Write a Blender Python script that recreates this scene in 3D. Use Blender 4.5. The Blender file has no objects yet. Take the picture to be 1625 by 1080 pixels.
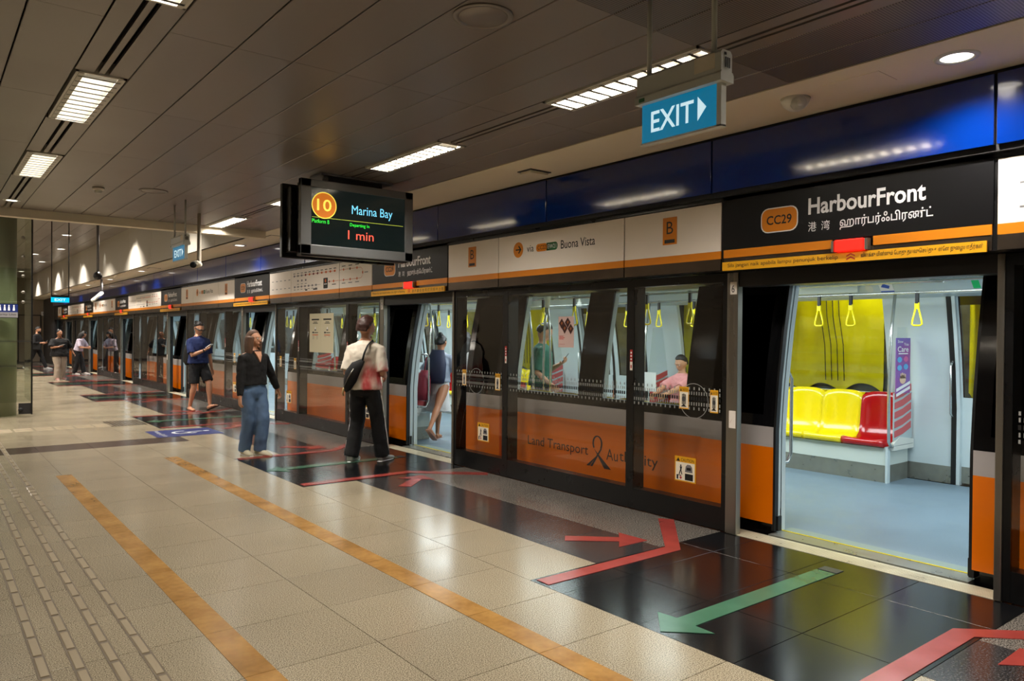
import bpy, bmesh, math, random
from mathutils import Vector, Matrix, noise as mnoise
SC = bpy.context.scene
COL = SC.collection
random.seed(7)

# ------------------------------------------------------------------ camera, world, exposure
cam = bpy.data.cameras.new('camera')
cam_o = bpy.data.objects.new('camera', cam)
COL.objects.link(cam_o)
yaw, pit, rol = math.radians(38.3406), math.radians(-0.44673), math.radians(0.49153)
f = Vector((math.sin(yaw) * math.cos(pit), math.cos(yaw) * math.cos(pit), math.sin(pit)))
r = f.cross(Vector((0, 0, 1))).normalized()
u = r.cross(f)
r2 = r * math.cos(rol) + u * math.sin(rol)
u2 = -r * math.sin(rol) + u * math.cos(rol)
cam_o.matrix_world = Matrix(((r2.x, u2.x, -f.x, 0), (r2.y, u2.y, -f.y, 0), (r2.z, u2.z, -f.z, 1.6), (0, 0, 0, 1)))
cam.sensor_width = 36
cam.lens = 1190.39 * 36 / 1625
cam.clip_start = 0.05
cam.clip_end = 200
SC.camera = cam_o

world = bpy.data.worlds.new('world')
SC.world = world
world.use_nodes = True
world.node_tree.nodes['Background'].inputs[0].default_value = (0.9, 0.85, 0.78, 1)
world.node_tree.nodes['Background'].inputs[1].default_value = 0.02
SC.view_settings.view_transform = 'Standard'
SC.view_settings.look = 'None'
SC.view_settings.gamma = 1
SC.view_settings.use_curve_mapping = False
SC.view_settings.exposure = 0.75
SC.cycles.use_denoising = True
SC.cycles.max_bounces = 8
SC.cycles.diffuse_bounces = 4
SC.cycles.glossy_bounces = 4
SC.cycles.transparent_max_bounces = 16
SC.cycles.transmission_bounces = 4
SC.cycles.sample_clamp_indirect = 4
SC.cycles.caustics_reflective = False
SC.cycles.caustics_refractive = False

ZC = 3.176          # ceiling height
P = 5.86            # spacing of the doors along the platform
XG = 5.17           # plane of the glass screens
XH = 5.0            # plane of the signs over the doors
XB = 4.93           # plane of the blue fascia
E_STRIP = 52.0      # watts of one louvred luminaire
E_SPOT = 45.0       # watts of one downlight
E_TRAIN = 40.0      # watts of one saloon lamp row section
STRIPS = [(x, y) for x in (0.88, 3.46) for y in (0.0, 2.605, 5.21, 7.815, 10.42)]  # near ends (y0)
STRIPS = [(x, y - 0.02) for x, y in STRIPS]
SOFFIT_SPOTS = [1.77, 13.75, 21.4, 25.5, 29.3, 33.2, 37.1]
HIGH_SPOTS = [(3.62, 20.6), (3.2, 23.9), (3.6, 28.1), (3.14, 30.6), (3.7, 33.8), (1.2, 14.5), (0.4, 19.0), (0.4, 27.0), (1.8, 36.5), (3.6, 40.0), (3.3, 15.6)]
WASH = [20.4, 24.5, 28.6, 32.6, 36.6]


def lamp(name, kind, loc, energy, color, rot=(0, 0, 0), **kw):
    d = bpy.data.lights.new(name, kind)
    d.energy = energy
    d.color = color
    for k, v in kw.items():
        setattr(d, k, v)
    o = bpy.data.objects.new(name, d)
    o.location = loc
    o.rotation_euler = rot
    COL.objects.link(o)
    return o


WARM = (1.0, 0.92, 0.82)
for x, y in STRIPS:
    if y > 10.3:
        continue
    lamp('strip_lamp', 'AREA', (x, y + 0.65, ZC + 0.055), E_STRIP * (1 if x > 2 else .42), WARM, shape='RECTANGLE', size=0.2, size_y=1.16, spread=math.radians(158))
lamp('strip_lamp', 'AREA', (3.46, 10.97, ZC + 0.055), E_STRIP, WARM, shape='RECTANGLE', size=0.2, size_y=1.1, spread=math.radians(158))
for x, y in ((-1.72, 0.7), (-1.72, 5.9), (-4.2, 3.3), (-4.2, 8.5), (0.88, -2.0), (3.46, -2.0), (-1.7, -3.0)):
    lamp('strip_lamp', 'AREA', (x, y, ZC + 0.055), E_STRIP * .3, WARM, shape='RECTANGLE', size=0.2, size_y=1.16, spread=math.radians(158))
for y in SOFFIT_SPOTS:
    lamp('soffit_spot', 'SPOT', (4.56, y, ZC - 0.012), E_SPOT * (2.5 if y < 2 else 1), (1.0, 0.93, 0.85), spot_size=math.radians(150), spot_blend=0.8, shadow_soft_size=0.05)
for x, y in HIGH_SPOTS:
    lamp('high_spot', 'SPOT', (x, y, 4.18), E_SPOT * 8.0, WARM, spot_size=math.radians(120), spot_blend=0.7, shadow_soft_size=0.05)
for y in WASH:
    lamp('wash_spot', 'SPOT', (4.02, y, 4.17), E_SPOT * 0.35, (1, .94, .85), rot=(0, math.radians(-9), 0), spot_size=math.radians(58), spot_blend=1.0, shadow_soft_size=0.02)
for y in (14.5, 21, 27.5, 34, 40.5):          # unseen fill lights added left of the pillar to brighten the far left wall
    lamp('hall_fill', 'AREA', (-2.6, y, 4.2), 110, WARM, shape='RECTANGLE', size=1.2, size_y=1.2)
for i in range(-1, 7):
    lamp('tunnel_fill', 'AREA', (9.5, 4.9 + P * i, 3.3), 24, (1, .97, .85), rot=(0, math.radians(-35), 0), shape='RECTANGLE', size=0.1, size_y=1.2)  # unseen fill added behind the train to brighten the yellow sheets
    lamp('saloon_lamp', 'AREA', (7.25, 2.7 + P * (i + 0.0), 2.235), E_TRAIN, (0.86, 0.97, 1.0), shape='RECTANGLE', size=0.9, size_y=2.2)
    lamp('saloon_lamp', 'AREA', (7.25, 2.7 + P * (i + 0.5), 2.235), E_TRAIN, (0.86, 0.97, 1.0), shape='RECTANGLE', size=0.9, size_y=2.2)


# ------------------------------------------------------------------ materials
def lin(c):
    return tuple(((v / 255) / 12.92 if v / 255 <= 0.04045 else ((v / 255 + 0.055) / 1.055) ** 2.4) for v in c) + (1,)


MATS = {}


def mat(name, rgb, rough=0.5, metal=0.0, spec=0.5, emit=None, estr=1.0, coat=0.0, noise=None, rgb2=None, nscale=4.0, bump=0.0, bscale=40.0, detail=4.0, ramp=(0.35, 0.65), objrand=0.0, stretch=None, wob=0.0):
    if name in MATS:
        return MATS[name]
    m = bpy.data.materials.new(name)
    m.use_nodes = True
    nt = m.node_tree
    b = nt.nodes['Principled BSDF']
    b.inputs['Base Color'].default_value = lin(rgb)
    b.inputs['Roughness'].default_value = rough
    b.inputs['Metallic'].default_value = metal
    b.inputs['Specular IOR Level'].default_value = spec
    if coat:
        b.inputs['Coat Weight'].default_value = coat
        b.inputs['Coat Roughness'].default_value = 0.06
    if emit is not None:
        b.inputs['Emission Color'].default_value = lin(emit)
        b.inputs['Emission Strength'].default_value = estr
    geo = nt.nodes.new('ShaderNodeNewGeometry')
    vec = geo.outputs['Position']
    if stretch:
        mp = nt.nodes.new('ShaderNodeMapping')
        mp.inputs['Scale'].default_value = stretch
        nt.links.new(vec, mp.inputs['Vector'])
        vec = mp.outputs[0]
    src = None
    if rgb2 is not None:
        n = nt.nodes.new('ShaderNodeTexNoise')
        n.inputs['Scale'].default_value = nscale
        n.inputs['Detail'].default_value = detail
        nt.links.new(vec, n.inputs['Vector'])
        cr = nt.nodes.new('ShaderNodeValToRGB')
        cr.color_ramp.elements[0].position = ramp[0]
        cr.color_ramp.elements[1].position = ramp[1]
        cr.color_ramp.elements[0].color = lin(rgb)
        cr.color_ramp.elements[1].color = lin(rgb2)
        nt.links.new(n.outputs['Fac'], cr.inputs[0])
        src = cr.outputs[0]
    if noise:                      # slow mottling
        n = nt.nodes.new('ShaderNodeTexNoise')
        n.inputs['Scale'].default_value = noise[0]
        n.inputs['Detail'].default_value = 5
        nt.links.new(vec, n.inputs['Vector'])
        mr = nt.nodes.new('ShaderNodeMapRange')
        mr.inputs['From Min'].default_value = 0.3
        mr.inputs['From Max'].default_value = 0.7
        mr.inputs['To Min'].default_value = 1 - noise[1]
        mr.inputs['To Max'].default_value = 1 + noise[1]
        nt.links.new(n.outputs['Fac'], mr.inputs[0])
        mx = nt.nodes.new('ShaderNodeVectorMath')
        mx.operation = 'SCALE'
        if src is not None:
            nt.links.new(src, mx.inputs[0])
        else:
            mx.inputs[0].default_value = lin(rgb)[:3]
        nt.links.new(mr.outputs[0], mx.inputs['Scale'])
        src = mx.outputs[0]
        rr = nt.nodes.new('ShaderNodeMapRange')
        rr.inputs['From Min'].default_value = 0.3
        rr.inputs['From Max'].default_value = 0.7
        rr.inputs['To Min'].default_value = rough * 0.85
        rr.inputs['To Max'].default_value = rough * 1.2
        nt.links.new(n.outputs['Fac'], rr.inputs[0])
        nt.links.new(rr.outputs[0], b.inputs['Roughness'])
    if objrand:
        oi = nt.nodes.new('ShaderNodeObjectInfo')
        mr = nt.nodes.new('ShaderNodeMapRange')
        mr.inputs['To Min'].default_value = 1 - objrand
        mr.inputs['To Max'].default_value = 1 + objrand
        nt.links.new(oi.outputs['Random'], mr.inputs[0])
        mx = nt.nodes.new('ShaderNodeVectorMath')
        mx.operation = 'SCALE'
        if src is not None:
            nt.links.new(src, mx.inputs[0])
        else:
            mx.inputs[0].default_value = lin(rgb)[:3]
        nt.links.new(mr.outputs[0], mx.inputs['Scale'])
        src = mx.outputs[0]
    if src is not None:
        nt.links.new(src, b.inputs['Base Color'])
    if bump:
        n = nt.nodes.new('ShaderNodeTexNoise')
        n.inputs['Scale'].default_value = bscale
        n.inputs['Detail'].default_value = 3
        nt.links.new(vec, n.inputs['Vector'])
        bp = nt.nodes.new('ShaderNodeBump')
        bp.inputs['Strength'].default_value = bump
        bp.inputs['Distance'].default_value = 0.01
        nt.links.new(n.outputs['Fac'], bp.inputs['Height'])
        nt.links.new(bp.outputs[0], b.inputs['Normal'])
    MATS[name] = m
    return m


def glass(name, tint, refl=0.12, rough=0.01):
    m = bpy.data.materials.new(name)
    m.use_nodes = True
    nt = m.node_tree
    nt.nodes.clear()
    out = nt.nodes.new('ShaderNodeOutputMaterial')
    tr = nt.nodes.new('ShaderNodeBsdfTransparent')
    tr.inputs[0].default_value = (*tint, 1)
    gl = nt.nodes.new('ShaderNodeBsdfGlossy')
    gl.inputs['Roughness'].default_value = rough
    gl.inputs['Color'].default_value = (0.9, 0.9, 0.9, 1)
    fr = nt.nodes.new('ShaderNodeFresnel')
    fr.inputs[0].default_value = 1.5
    mr = nt.nodes.new('ShaderNodeMapRange')
    mr.inputs['From Min'].default_value = 0.04
    mr.inputs['To Min'].default_value = refl
    mr.inputs['To Max'].default_value = 1.0
    nt.links.new(fr.outputs[0], mr.inputs[0])
    gm = nt.nodes.new('ShaderNodeNewGeometry')
    sb = nt.nodes.new('ShaderNodeMath')
    sb.operation = 'SUBTRACT'
    sb.inputs[0].default_value = 1.0
    nt.links.new(gm.outputs['Backfacing'], sb.inputs[1])
    mu = nt.nodes.new('ShaderNodeMath')
    mu.operation = 'MULTIPLY'
    nt.links.new(mr.outputs[0], mu.inputs[0])
    nt.links.new(sb.outputs[0], mu.inputs[1])
    mx = nt.nodes.new('ShaderNodeMixShader')
    nt.links.new(mu.outputs[0], mx.inputs[0])
    nt.links.new(tr.outputs[0], mx.inputs[1])
    nt.links.new(gl.outputs[0], mx.inputs[2])
    nt.links.new(mx.outputs[0], out.inputs[0])
    MATS[name] = m
    return m


# floor
G_LIGHT = mat('light_granite', (92, 82, 66), 0.20, rgb2=(184, 172, 146), nscale=170, detail=3, ramp=(0.36, 0.60), noise=(1.2, 0.06), objrand=0.05)
G_DARK = mat('dark_granite', (22, 21, 23), 0.16, rgb2=(92, 88, 88), nscale=110, detail=4, ramp=(0.42, 0.72), noise=(1.5, 0.1), objrand=0.08)
G_MID = mat('grey_granite', (46, 43, 40), 0.22, rgb2=(150, 143, 134), nscale=110, detail=4, ramp=(0.38, 0.70), noise=(1.5, 0.1), objrand=0.05)
G_BLACK = mat('black_tile', (13, 13, 15), 0.17, rgb2=(20, 20, 22), nscale=5, spec=0.6, objrand=0.1)
G_BROWN = mat('brown_granite', (62, 50, 44), 0.2, rgb2=(88, 74, 66), nscale=90, ramp=(0.4, 0.65))
G_YEL = mat('yellow_stripe_tile', (146, 106, 50), 0.22, rgb2=(182, 138, 76), nscale=3.2, detail=9, ramp=(0.34, 0.66), noise=(26, 0.10), objrand=0.05)
JOINT = mat('joint_grout', (34, 31, 28), 0.8)
RED_F = mat('red_floor_marking', (150, 60, 54), 0.22, noise=(6, 0.08))
GRN_F = mat('green_floor_marking', (62, 106, 82), 0.22, noise=(6, 0.08))
BLUE_F = mat('blue_floor_sticker', (28, 40, 104), 0.35)
WHT_F = mat('white_floor_print', (205, 208, 214), 0.4)
STEEL = mat('brushed_steel', (150, 145, 136), 0.3, metal=0.9, noise=(8, 0.08), stretch=(1, 1, 0.08))
STEELD = mat('dark_brushed_steel', (104, 92, 80), 0.22, metal=0.85, noise=(8, 0.08))
TACT = mat('tactile_bar_steel', (190, 176, 150), 0.22, metal=0.3)
SILL = mat('cream_sill', (206, 198, 172), 0.32, metal=0.3, noise=(7, 0.1))
# ceiling
C_PANEL = mat('ceiling_panel_paint', (138, 130, 124), 0.34, metal=0.35, noise=(0.8, 0.06), objrand=0.04)
C_WHITE = mat('warm_white_plaster', (242, 232, 210), 0.75, noise=(1.2, 0.03))
C_DARK = mat('dark_plenum', (10, 9, 9), 0.9)
FASC = mat('grey_fascia_panel', (178, 172, 160), 0.5, metal=0.2, noise=(1, 0.04))
BLUE = mat('blue_gloss_panel', (1, 36, 112), 0.12, spec=0.6, coat=0.5, bump=0.05, bscale=1.6)
WHITE = mat('white_enamel', (226, 226, 220), 0.3)
LOUV = mat('louvre_paint', (66, 62, 52), 0.5, spec=.2)
LOUVW = mat('louvre_frame_white', (214, 210, 200), 0.4)
BLACK = mat('black_frame', (12, 12, 13), 0.3, noise=(6, 0.1))
BLACKM = mat('black_matt', (9, 9, 10), 0.7)
DGREY = mat('dark_grey_paint', (36, 35, 37), 0.4)
MGREY = mat('silver_bezel', (118, 120, 121), 0.4, metal=0.35)
LGREY = mat('light_grey_plastic', (212, 214, 206), 0.45)
SIGNW = mat('sign_white', (240, 231, 220), 0.35)
SIGNO = mat('sign_orange', (214, 128, 20), 0.35)
SIGNB = mat('sign_black', (13, 13, 15), 0.35, spec=.3)
SIGNY = mat('sign_yellow', (232, 168, 24), 0.4)
INKB = mat('black_ink', (18, 17, 18), 0.5)
INKW = mat('white_ink', (235, 235, 235), 0.5)
INKR = mat('red_ink', (180, 40, 36), 0.5)
INKG = mat('green_ink', (28, 96, 52), 0.5)
INKGR = mat('grey_ink', (120, 118, 120), 0.5)
LAMP_R = mat('red_lamp', (255, 30, 20), 0.4, emit=(255, 26, 14), estr=1.1)
LENS = mat('lamp_lens', (255, 250, 240), 0.4, emit=(255, 246, 232), estr=3.0)
EXITM = mat('exit_face', (0, 62, 76), 0.45, emit=(0, 112, 150), estr=0.46)
EXITW = mat('exit_letters', (230, 250, 255), 0.3, emit=(205, 235, 245), estr=0.5)
WALL = mat('beige_wall_panel', (146, 134, 116), 0.4, noise=(0.8, 0.04), objrand=0.03)
PILL = mat('green_grey_render', (136, 142, 118), 0.35, noise=(0.9, 0.06), stretch=(6, 6, 0.6))
CONC = mat('tunnel_concrete', (70, 72, 68), 0.85, rgb2=(132, 134, 124), nscale=2.3, detail=9, noise=(9, 0.2))
SCRG = glass('screen_glass', (0.89, 0.89, 0.88), 0.06)
TRG = glass('train_glass', (0.94, 0.96, 0.95), 0.04)
PGL = glass('green_cladding_glass', (0.84, 0.87, 0.81), 0.09)
CLRG = glass('clear_glass', (0.93, 0.95, 0.95), 0.05)
# train
T_OR = mat('orange_bodywork', (238, 118, 0), 0.3, coat=0.3)
T_GR = mat('grey_bodywork', (178, 172, 170), 0.35)
T_BK = mat('black_bodywork', (16, 16, 18), 0.15, coat=0.3)
T_WH = mat('saloon_white', (196, 208, 210), 0.35)
T_WH2 = mat('saloon_cream', (206, 214, 206), 0.4)
T_ST = mat('saloon_steel', (150, 150, 140), 0.3, metal=0.6, noise=(8, 0.1))
T_FL = mat('saloon_floor', (92, 112, 126), 0.42, rgb2=(150, 168, 180), nscale=240, detail=2, ramp=(0.45, 0.75), noise=(2, 0.05))
T_YE = mat('yellow_seat', (236, 214, 6), 0.22, coat=0.4)
T_RE = mat('red_seat', (176, 10, 18), 0.2, coat=0.4)
T_PO = mat('polished_tube', (200, 204, 200), 0.2, metal=0.8)
T_SY = mat('strap_yellow', (240, 222, 20), 0.35)
T_RU = mat('black_rubber', (14, 15, 16), 0.5)
TARP = mat('yellow_tarpaulin', (236, 224, 4), 0.3, noise=(2.2, 0.15), bump=0.4, bscale=5)
BROWN = mat('brown_board', (150, 84, 66), 0.4, noise=(2, 0.2))
PINKP = mat('pink_print', (206, 92, 150), 0.4)
PURP = mat('purple_print', (120, 84, 168), 0.4)


# ------------------------------------------------------------------ geometry helpers
def origin(o):
    v = Vector((0, 0, 0))
    while o is not None:
        v += o.location
        o = o.parent
    return v


class MB:
    def __init__(self):
        self.v, self.f, self.m, self.s = [], [], [], []

    def add(self, vs, fs, m=0, smooth=False):
        n = len(self.v)
        self.v += [tuple(p) for p in vs]
        for q in fs:
            self.f.append([n + i for i in q])
            self.m.append(m)
            self.s.append(smooth)
        return self

    def box(self, x0, x1, y0, y1, z0, z1, m=0):
        if x1 < x0: x0, x1 = x1, x0
        if y1 < y0: y0, y1 = y1, y0
        if z1 < z0: z0, z1 = z1, z0
        vs = [(x0, y0, z0), (x1, y0, z0), (x1, y1, z0), (x0, y1, z0), (x0, y0, z1), (x1, y0, z1), (x1, y1, z1), (x0, y1, z1)]
        return self.add(vs, [(0, 3, 2, 1), (4, 5, 6, 7), (0, 1, 5, 4), (1, 2, 6, 5), (2, 3, 7, 6), (3, 0, 4, 7)], m)

    def bbox(self, x0, x1, y0, y1, z0, z1, b=0.01, m=0):      # bevelled box
        bm = bmesh.new()
        bmesh.ops.create_cube(bm, size=1, matrix=Matrix.Translation(((x0 + x1) / 2, (y0 + y1) / 2, (z0 + z1) / 2)) @ Matrix.Diagonal((abs(x1 - x0), abs(y1 - y0), abs(z1 - z0), 1)))
        bmesh.ops.bevel(bm, geom=list(bm.edges), offset=b, segments=2, affect='EDGES', profile=0.6)
        bm.verts.index_update()
        self.add([v.co[:] for v in bm.verts], [[v.index for v in q.verts] for q in bm.faces], m)
        bm.free()
        return self

    def prism(self, poly, axis, a, b, m=0):
        """poly: 2-D points; axis 'x' -> (a, p0, p1), 'y' -> (p0, a, p1), 'z' -> (p0, p1, a)"""
        def put(p, t):
            return {'x': (t, p[0], p[1]), 'y': (p[0], t, p[1]), 'z': (p[0], p[1], t)}[axis]
        n = len(poly)
        vs = [put(p, a) for p in poly] + [put(p, b) for p in poly]
        fs = [tuple(range(n))[::-1], tuple(range(n, 2 * n))] + [(i, (i + 1) % n, n + (i + 1) % n, n + i) for i in range(n)]
        return self.add(vs, fs, m)

    def disc(self, c, rad, axis, a, b, n=24, m=0, sx=1.0):
        return self.prism([(c[0] + rad * sx * math.cos(2 * math.pi * i / n), c[1] + rad * math.sin(2 * math.pi * i / n)) for i in range(n)], axis, a, b, m)

    def tube(self, pts, rad, n=8, m=0, cap=True, flat=(1, 1)):
        pts = [Vector(p) for p in pts]
        rads = rad if isinstance(rad, (list, tuple)) else [rad] * len(pts)
        rings = []
        up = None
        for i, p in enumerate(pts):
            d = (pts[min(i + 1, len(pts) - 1)] - pts[max(i - 1, 0)]).normalized()
            if up is None:
                up = Vector((0, 0, 1)) if abs(d.z) < 0.9 else Vector((1, 0, 0))
            a = d.cross(up).normalized()
            b = a.cross(d).normalized()
            up = b
            rings.append([p + (a * math.cos(2 * math.pi * k / n) * flat[0] + b * math.sin(2 * math.pi * k / n) * flat[1]) * rads[i] for k in range(n)])
        vs = [v for q in rings for v in q]
        fs = [(i * n + k, i * n + (k + 1) % n, (i + 1) * n + (k + 1) % n, (i + 1) * n + k) for i in range(len(pts) - 1) for k in range(n)]
        if cap:
            fs += [tuple(range(n))[::-1], tuple((len(pts) - 1) * n + k for k in range(n))]
        return self.add(vs, fs, m, True)

    def lathe(self, prof, c, n=24, m=0, axis='z'):
        rings = []
        for rr, h in prof:
            for k in range(n):
                a = 2 * math.pi * k / n
                x, y = rr * math.cos(a), rr * math.sin(a)
                rings.append({'z': (c[0] + x, c[1] + y, c[2] + h), 'x': (c[0] + h, c[1] + x, c[2] + y), 'y': (c[0] + x, c[1] + h, c[2] + y)}[axis])
        fs = [(i * n + k, i * n + (k + 1) % n, (i + 1) * n + (k + 1) % n, (i + 1) * n + k) for i in range(len(prof) - 1) for k in range(n)]
        fs += [tuple(range(n))[::-1], tuple((len(prof) - 1) * n + k for k in range(n))]
        return self.add(rings, fs, m, True)

    def ball(self, c, r, n=12, m=0):
        rx, ry, rz = r if isinstance(r, (tuple, list)) else (r, r, r)
        vs, fs = [], []
        h = n // 2
        for i in range(h + 1):
            t = math.pi * i / h
            for k in range(n):
                a = 2 * math.pi * k / n
                vs.append((c[0] + rx * math.sin(t) * math.cos(a), c[1] + ry * math.sin(t) * math.sin(a), c[2] + rz * math.cos(t)))
        for i in range(h):
            for k in range(n):
                fs.append((i * n + k, (i + 1) * n + k, (i + 1) * n + (k + 1) % n, i * n + (k + 1) % n))
        return self.add(vs, fs, m, True)

    def build(self, name, mats, parent=None, loc=None):
        me = bpy.data.meshes.new(name)
        off = origin(parent) if parent is not None else Vector((0, 0, 0))
        if loc is not None:
            off = Vector(loc)
        me.from_pydata([Vector(p) - off for p in self.v], [], self.f)
        mats = mats if isinstance(mats, (list, tuple)) else [mats]
        for q in mats:
            me.materials.append(q)
        me.polygons.foreach_set('material_index', self.m)
        me.polygons.foreach_set('use_smooth', self.s)
        me.update()
        o = bpy.data.objects.new(name, me)
        if loc is not None:
            o.location = Vector(loc) - (origin(parent) if parent is not None else Vector((0, 0, 0)))
        COL.objects.link(o)
        o.parent = parent
        return o


def obj(name, me, parent=None, loc=(0, 0, 0)):
    o = bpy.data.objects.new(name, me)
    o.location = loc
    COL.objects.link(o)
    o.parent = parent
    return o


def thing(name, label, cat, loc=(0, 0, 0), group=None, rz=0.0):
    o = bpy.data.objects.new(name, None)
    o.empty_display_size = 0.1
    o.location = loc
    o.rotation_euler = (0, 0, rz)
    COL.objects.link(o)
    tag(o, label, cat, group)
    return o


def tag(o, label=None, cat=None, group=None, kind=None):
    if label: o['label'] = label
    if cat: o['category'] = cat
    if group: o['group'] = group
    if kind: o['kind'] = kind
    return o


KIDS = {}


def kids(o):
    return [c for c in COL.objects if c.parent is o]


def snapshot(o):
    """list of (object, children) so that copying does not scan the scene each time"""
    return (o, [snapshot(c) for c in o.children])


def copy_snap(s, parent=None, shift=None, label=None, group=None):
    c = s[0].copy()
    COL.objects.link(c)
    c.parent = parent
    if shift is not None:
        c.location = s[0].location + Vector(shift)
    if label: c['label'] = label
    if group: c['group'] = group
    for k in s[1]:
        copy_snap(k, c)
    return c


TXT = {}


def text_pts(s, bold=0.0):
    key = (s, bold)
    if key not in TXT:
        cu = bpy.data.curves.new('t', 'FONT')
        cu.body = s
        cu.size = 1
        cu.offset = bold
        cu.resolution_u = 3
        o = bpy.data.objects.new('t', cu)
        COL.objects.link(o)
        bpy.context.view_layer.update()
        me = bpy.data.meshes.new_from_object(o.evaluated_get(bpy.context.evaluated_depsgraph_get()))
        vs = [tuple(v.co) for v in me.vertices]
        fs = [list(p.vertices) for p in me.polygons]
        bpy.data.objects.remove(o)
        bpy.data.curves.remove(cu)
        bpy.data.meshes.remove(me)
        xs = [v[0] for v in vs] or [0]
        ys = [v[1] for v in vs] or [0]
        TXT[key] = (vs, fs, min(xs), max(xs), min(ys), max(ys))
    return TXT[key]


def text(mb, s, a, w, h, place, m=0, bold=0.0):
    """flat lettering: a = (left, bottom) in sign coordinates, w x h its box; place maps (p, q) to the world"""
    vs, fs, x0, x1, y0, y1 = text_pts(s, bold)
    if not vs:
        return mb
    kx, ky = w / max(x1 - x0, 1e-6), h / max(y1 - y0, 1e-6)
    return mb.add([place(a[0] + (v[0] - x0) * kx, a[1] + (v[1] - y0) * ky) for v in vs], fs, m)


def on_x(X):                       # a sign facing -x: p runs along -y (left to right as read), q is height
    return lambda p, q: (X, -p, q)


def on_y(Y):                       # a sign facing -y: p runs along +x
    return lambda p, q: (p, Y, q)


def quad(mb, pts, place, m=0):
    return mb.add([place(*p) for p in pts], [tuple(range(len(pts)))], m)


def rect(mb, p0, p1, q0, q1, place, m=0):
    return quad(mb, [(p0, q0), (p1, q0), (p1, q1), (p0, q1)], place, m)


def circ(mb, p, q, rad, place, m=0, n=20, sx=1):
    return quad(mb, [(p + sx * rad * math.cos(2 * math.pi * i / n), q + rad * math.sin(2 * math.pi * i / n)) for i in range(n)], place, m)


def rrect(mb, p0, p1, q0, q1, rad, place, m=0):
    pts = []
    for cx, cy, a0 in ((p1 - rad, q1 - rad, 0), (p0 + rad, q1 - rad, 90), (p0 + rad, q0 + rad, 180), (p1 - rad, q0 + rad, 270)):
        for k in range(5):
            a = math.radians(a0 + 22.5 * k)
            pts.append((cx + rad * math.cos(a), cy + rad * math.sin(a)))
    return quad(mb, pts, place, m)


ORD = ['first', 'second', 'third', 'fourth', 'fifth', 'sixth', 'seventh', 'eighth']

# ================================================================== THE SETTING
Y0, Y1 = -5.0, 45.0         # extent of the platform along the track
PE = 41.0                   # end of the glass screens
XL = -5.6

# ------------------------------------------------------------------ floor
b = MB().box(XL, 5.17, Y0, Y1, -0.30, -0.006)
floor = tag(b.build('floor', JOINT), kind='structure')


def zone_bounds():
    ys, n = [], -1
    while True:
        s = 1.57 + P * n
        for d in (0, .62, 1.24, 1.86, 2.18):
            ys.append((s + d, n))
        for k in range(1, 6):
            ys.append((s + 2.18 + .6133 * k, n))
        n += 1
        if s > 41:
            break
    return [y for y, _ in ys if Y0 <= y <= Y1]


zb = zone_bounds()
tiles = []                  # (x0, x1, y0, y1, material)
colx = [0.62 + .627 * k for k in range(-10, 1)]
colx[-1] = 0.62
colx = [XL] + [c for c in colx if c > XL + .1] + [1.2475, 1.875, 2.5025, 3.13]
rowy = [5.96 + .622 * k for k in range(-18, 63)]
rowy = [y for y in rowy if Y0 < y < Y1] + [Y1]
rowy = [Y0] + rowy
for i in range(len(rowy) - 1):
    for j in range(len(colx) - 1):
        ymid = (rowy[i] + rowy[i + 1]) / 2
        m = G_BROWN if abs(ymid - 11.87) < .3 or abs(ymid - 35.5) < .3 else G_LIGHT
        tiles.append((colx[j], colx[j + 1], rowy[i], rowy[i + 1], m))
for i in range(len(zb) - 1):
    y0, y1 = zb[i], zb[i + 1]
    ph = ((y0 + y1) / 2 - 1.57) % P
    door = ph < 2.18 and y0 < 40
    cols = [3.13, 3.735, 4.42, 5.17]
    for j in range(3):
        m = G_BLACK if door else (G_LIGHT, G_DARK, G_MID)[j]
        if door:
            xx = [3.13, 3.75, 4.64, 5.17]
            tiles.append((xx[j], xx[j + 1], y0, y1, m))
        else:
            tiles.append((cols[j], cols[j + 1], y0, y1, m))
camd = Vector((0, 0, 1.6))


def seen(t):
    cx, cy = (t[0] + t[1]) / 2, (t[2] + t[3]) / 2
    a = math.degrees(math.atan2(cx, cy))
    d = math.hypot(cx, cy)
    vis = -2 < a < 76 and d > 2.2
    return (0 if vis else 1, d)


tiles.sort(key=seen)
G = 0.0022
TM = {}
for t in tiles[:298]:
    k = (round(t[1] - t[0], 3), round(t[3] - t[2], 3), t[4].name)
    if k not in TM:
        w, h = (t[1] - t[0]) / 2 - G, (t[3] - t[2]) / 2 - G
        c = 0.0003
        q = MB().add([(-w, -h, -.012), (w, -h, -.012), (w, h, -.012), (-w, h, -.012), (-w, -h, -c), (w, -h, -c), (w, h, -c), (-w, h, -c),
                      (-w + c, -h + c, 0), (w - c, -h + c, 0), (w - c, h - c, 0), (-w + c, h - c, 0)],
                     [(0, 3, 2, 1), (8, 9, 10, 11), (0, 1, 5, 4), (1, 2, 6, 5), (2, 3, 7, 6), (3, 0, 4, 7), (4, 5, 9, 8), (5, 6, 10, 9), (6, 7, 11, 10), (7, 4, 8, 11)])
        o = q.build('floor_tile', t[4], floor)
        TM[k] = o.data
    else:
        o = obj('floor_tile', TM[k], floor)
    o.location = ((t[0] + t[1]) / 2, (t[2] + t[3]) / 2, 0)
q = MB()
ms = [G_LIGHT, G_DARK, G_MID, G_BLACK, G_BROWN]
for t in tiles[298:]:
    q.box(t[0] + G, t[1] - G, t[2] + G, t[3] - G, -.012, 0, ms.index(t[4]))
tag(q.build('floor_tile', ms, floor), kind='stuff')

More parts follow.
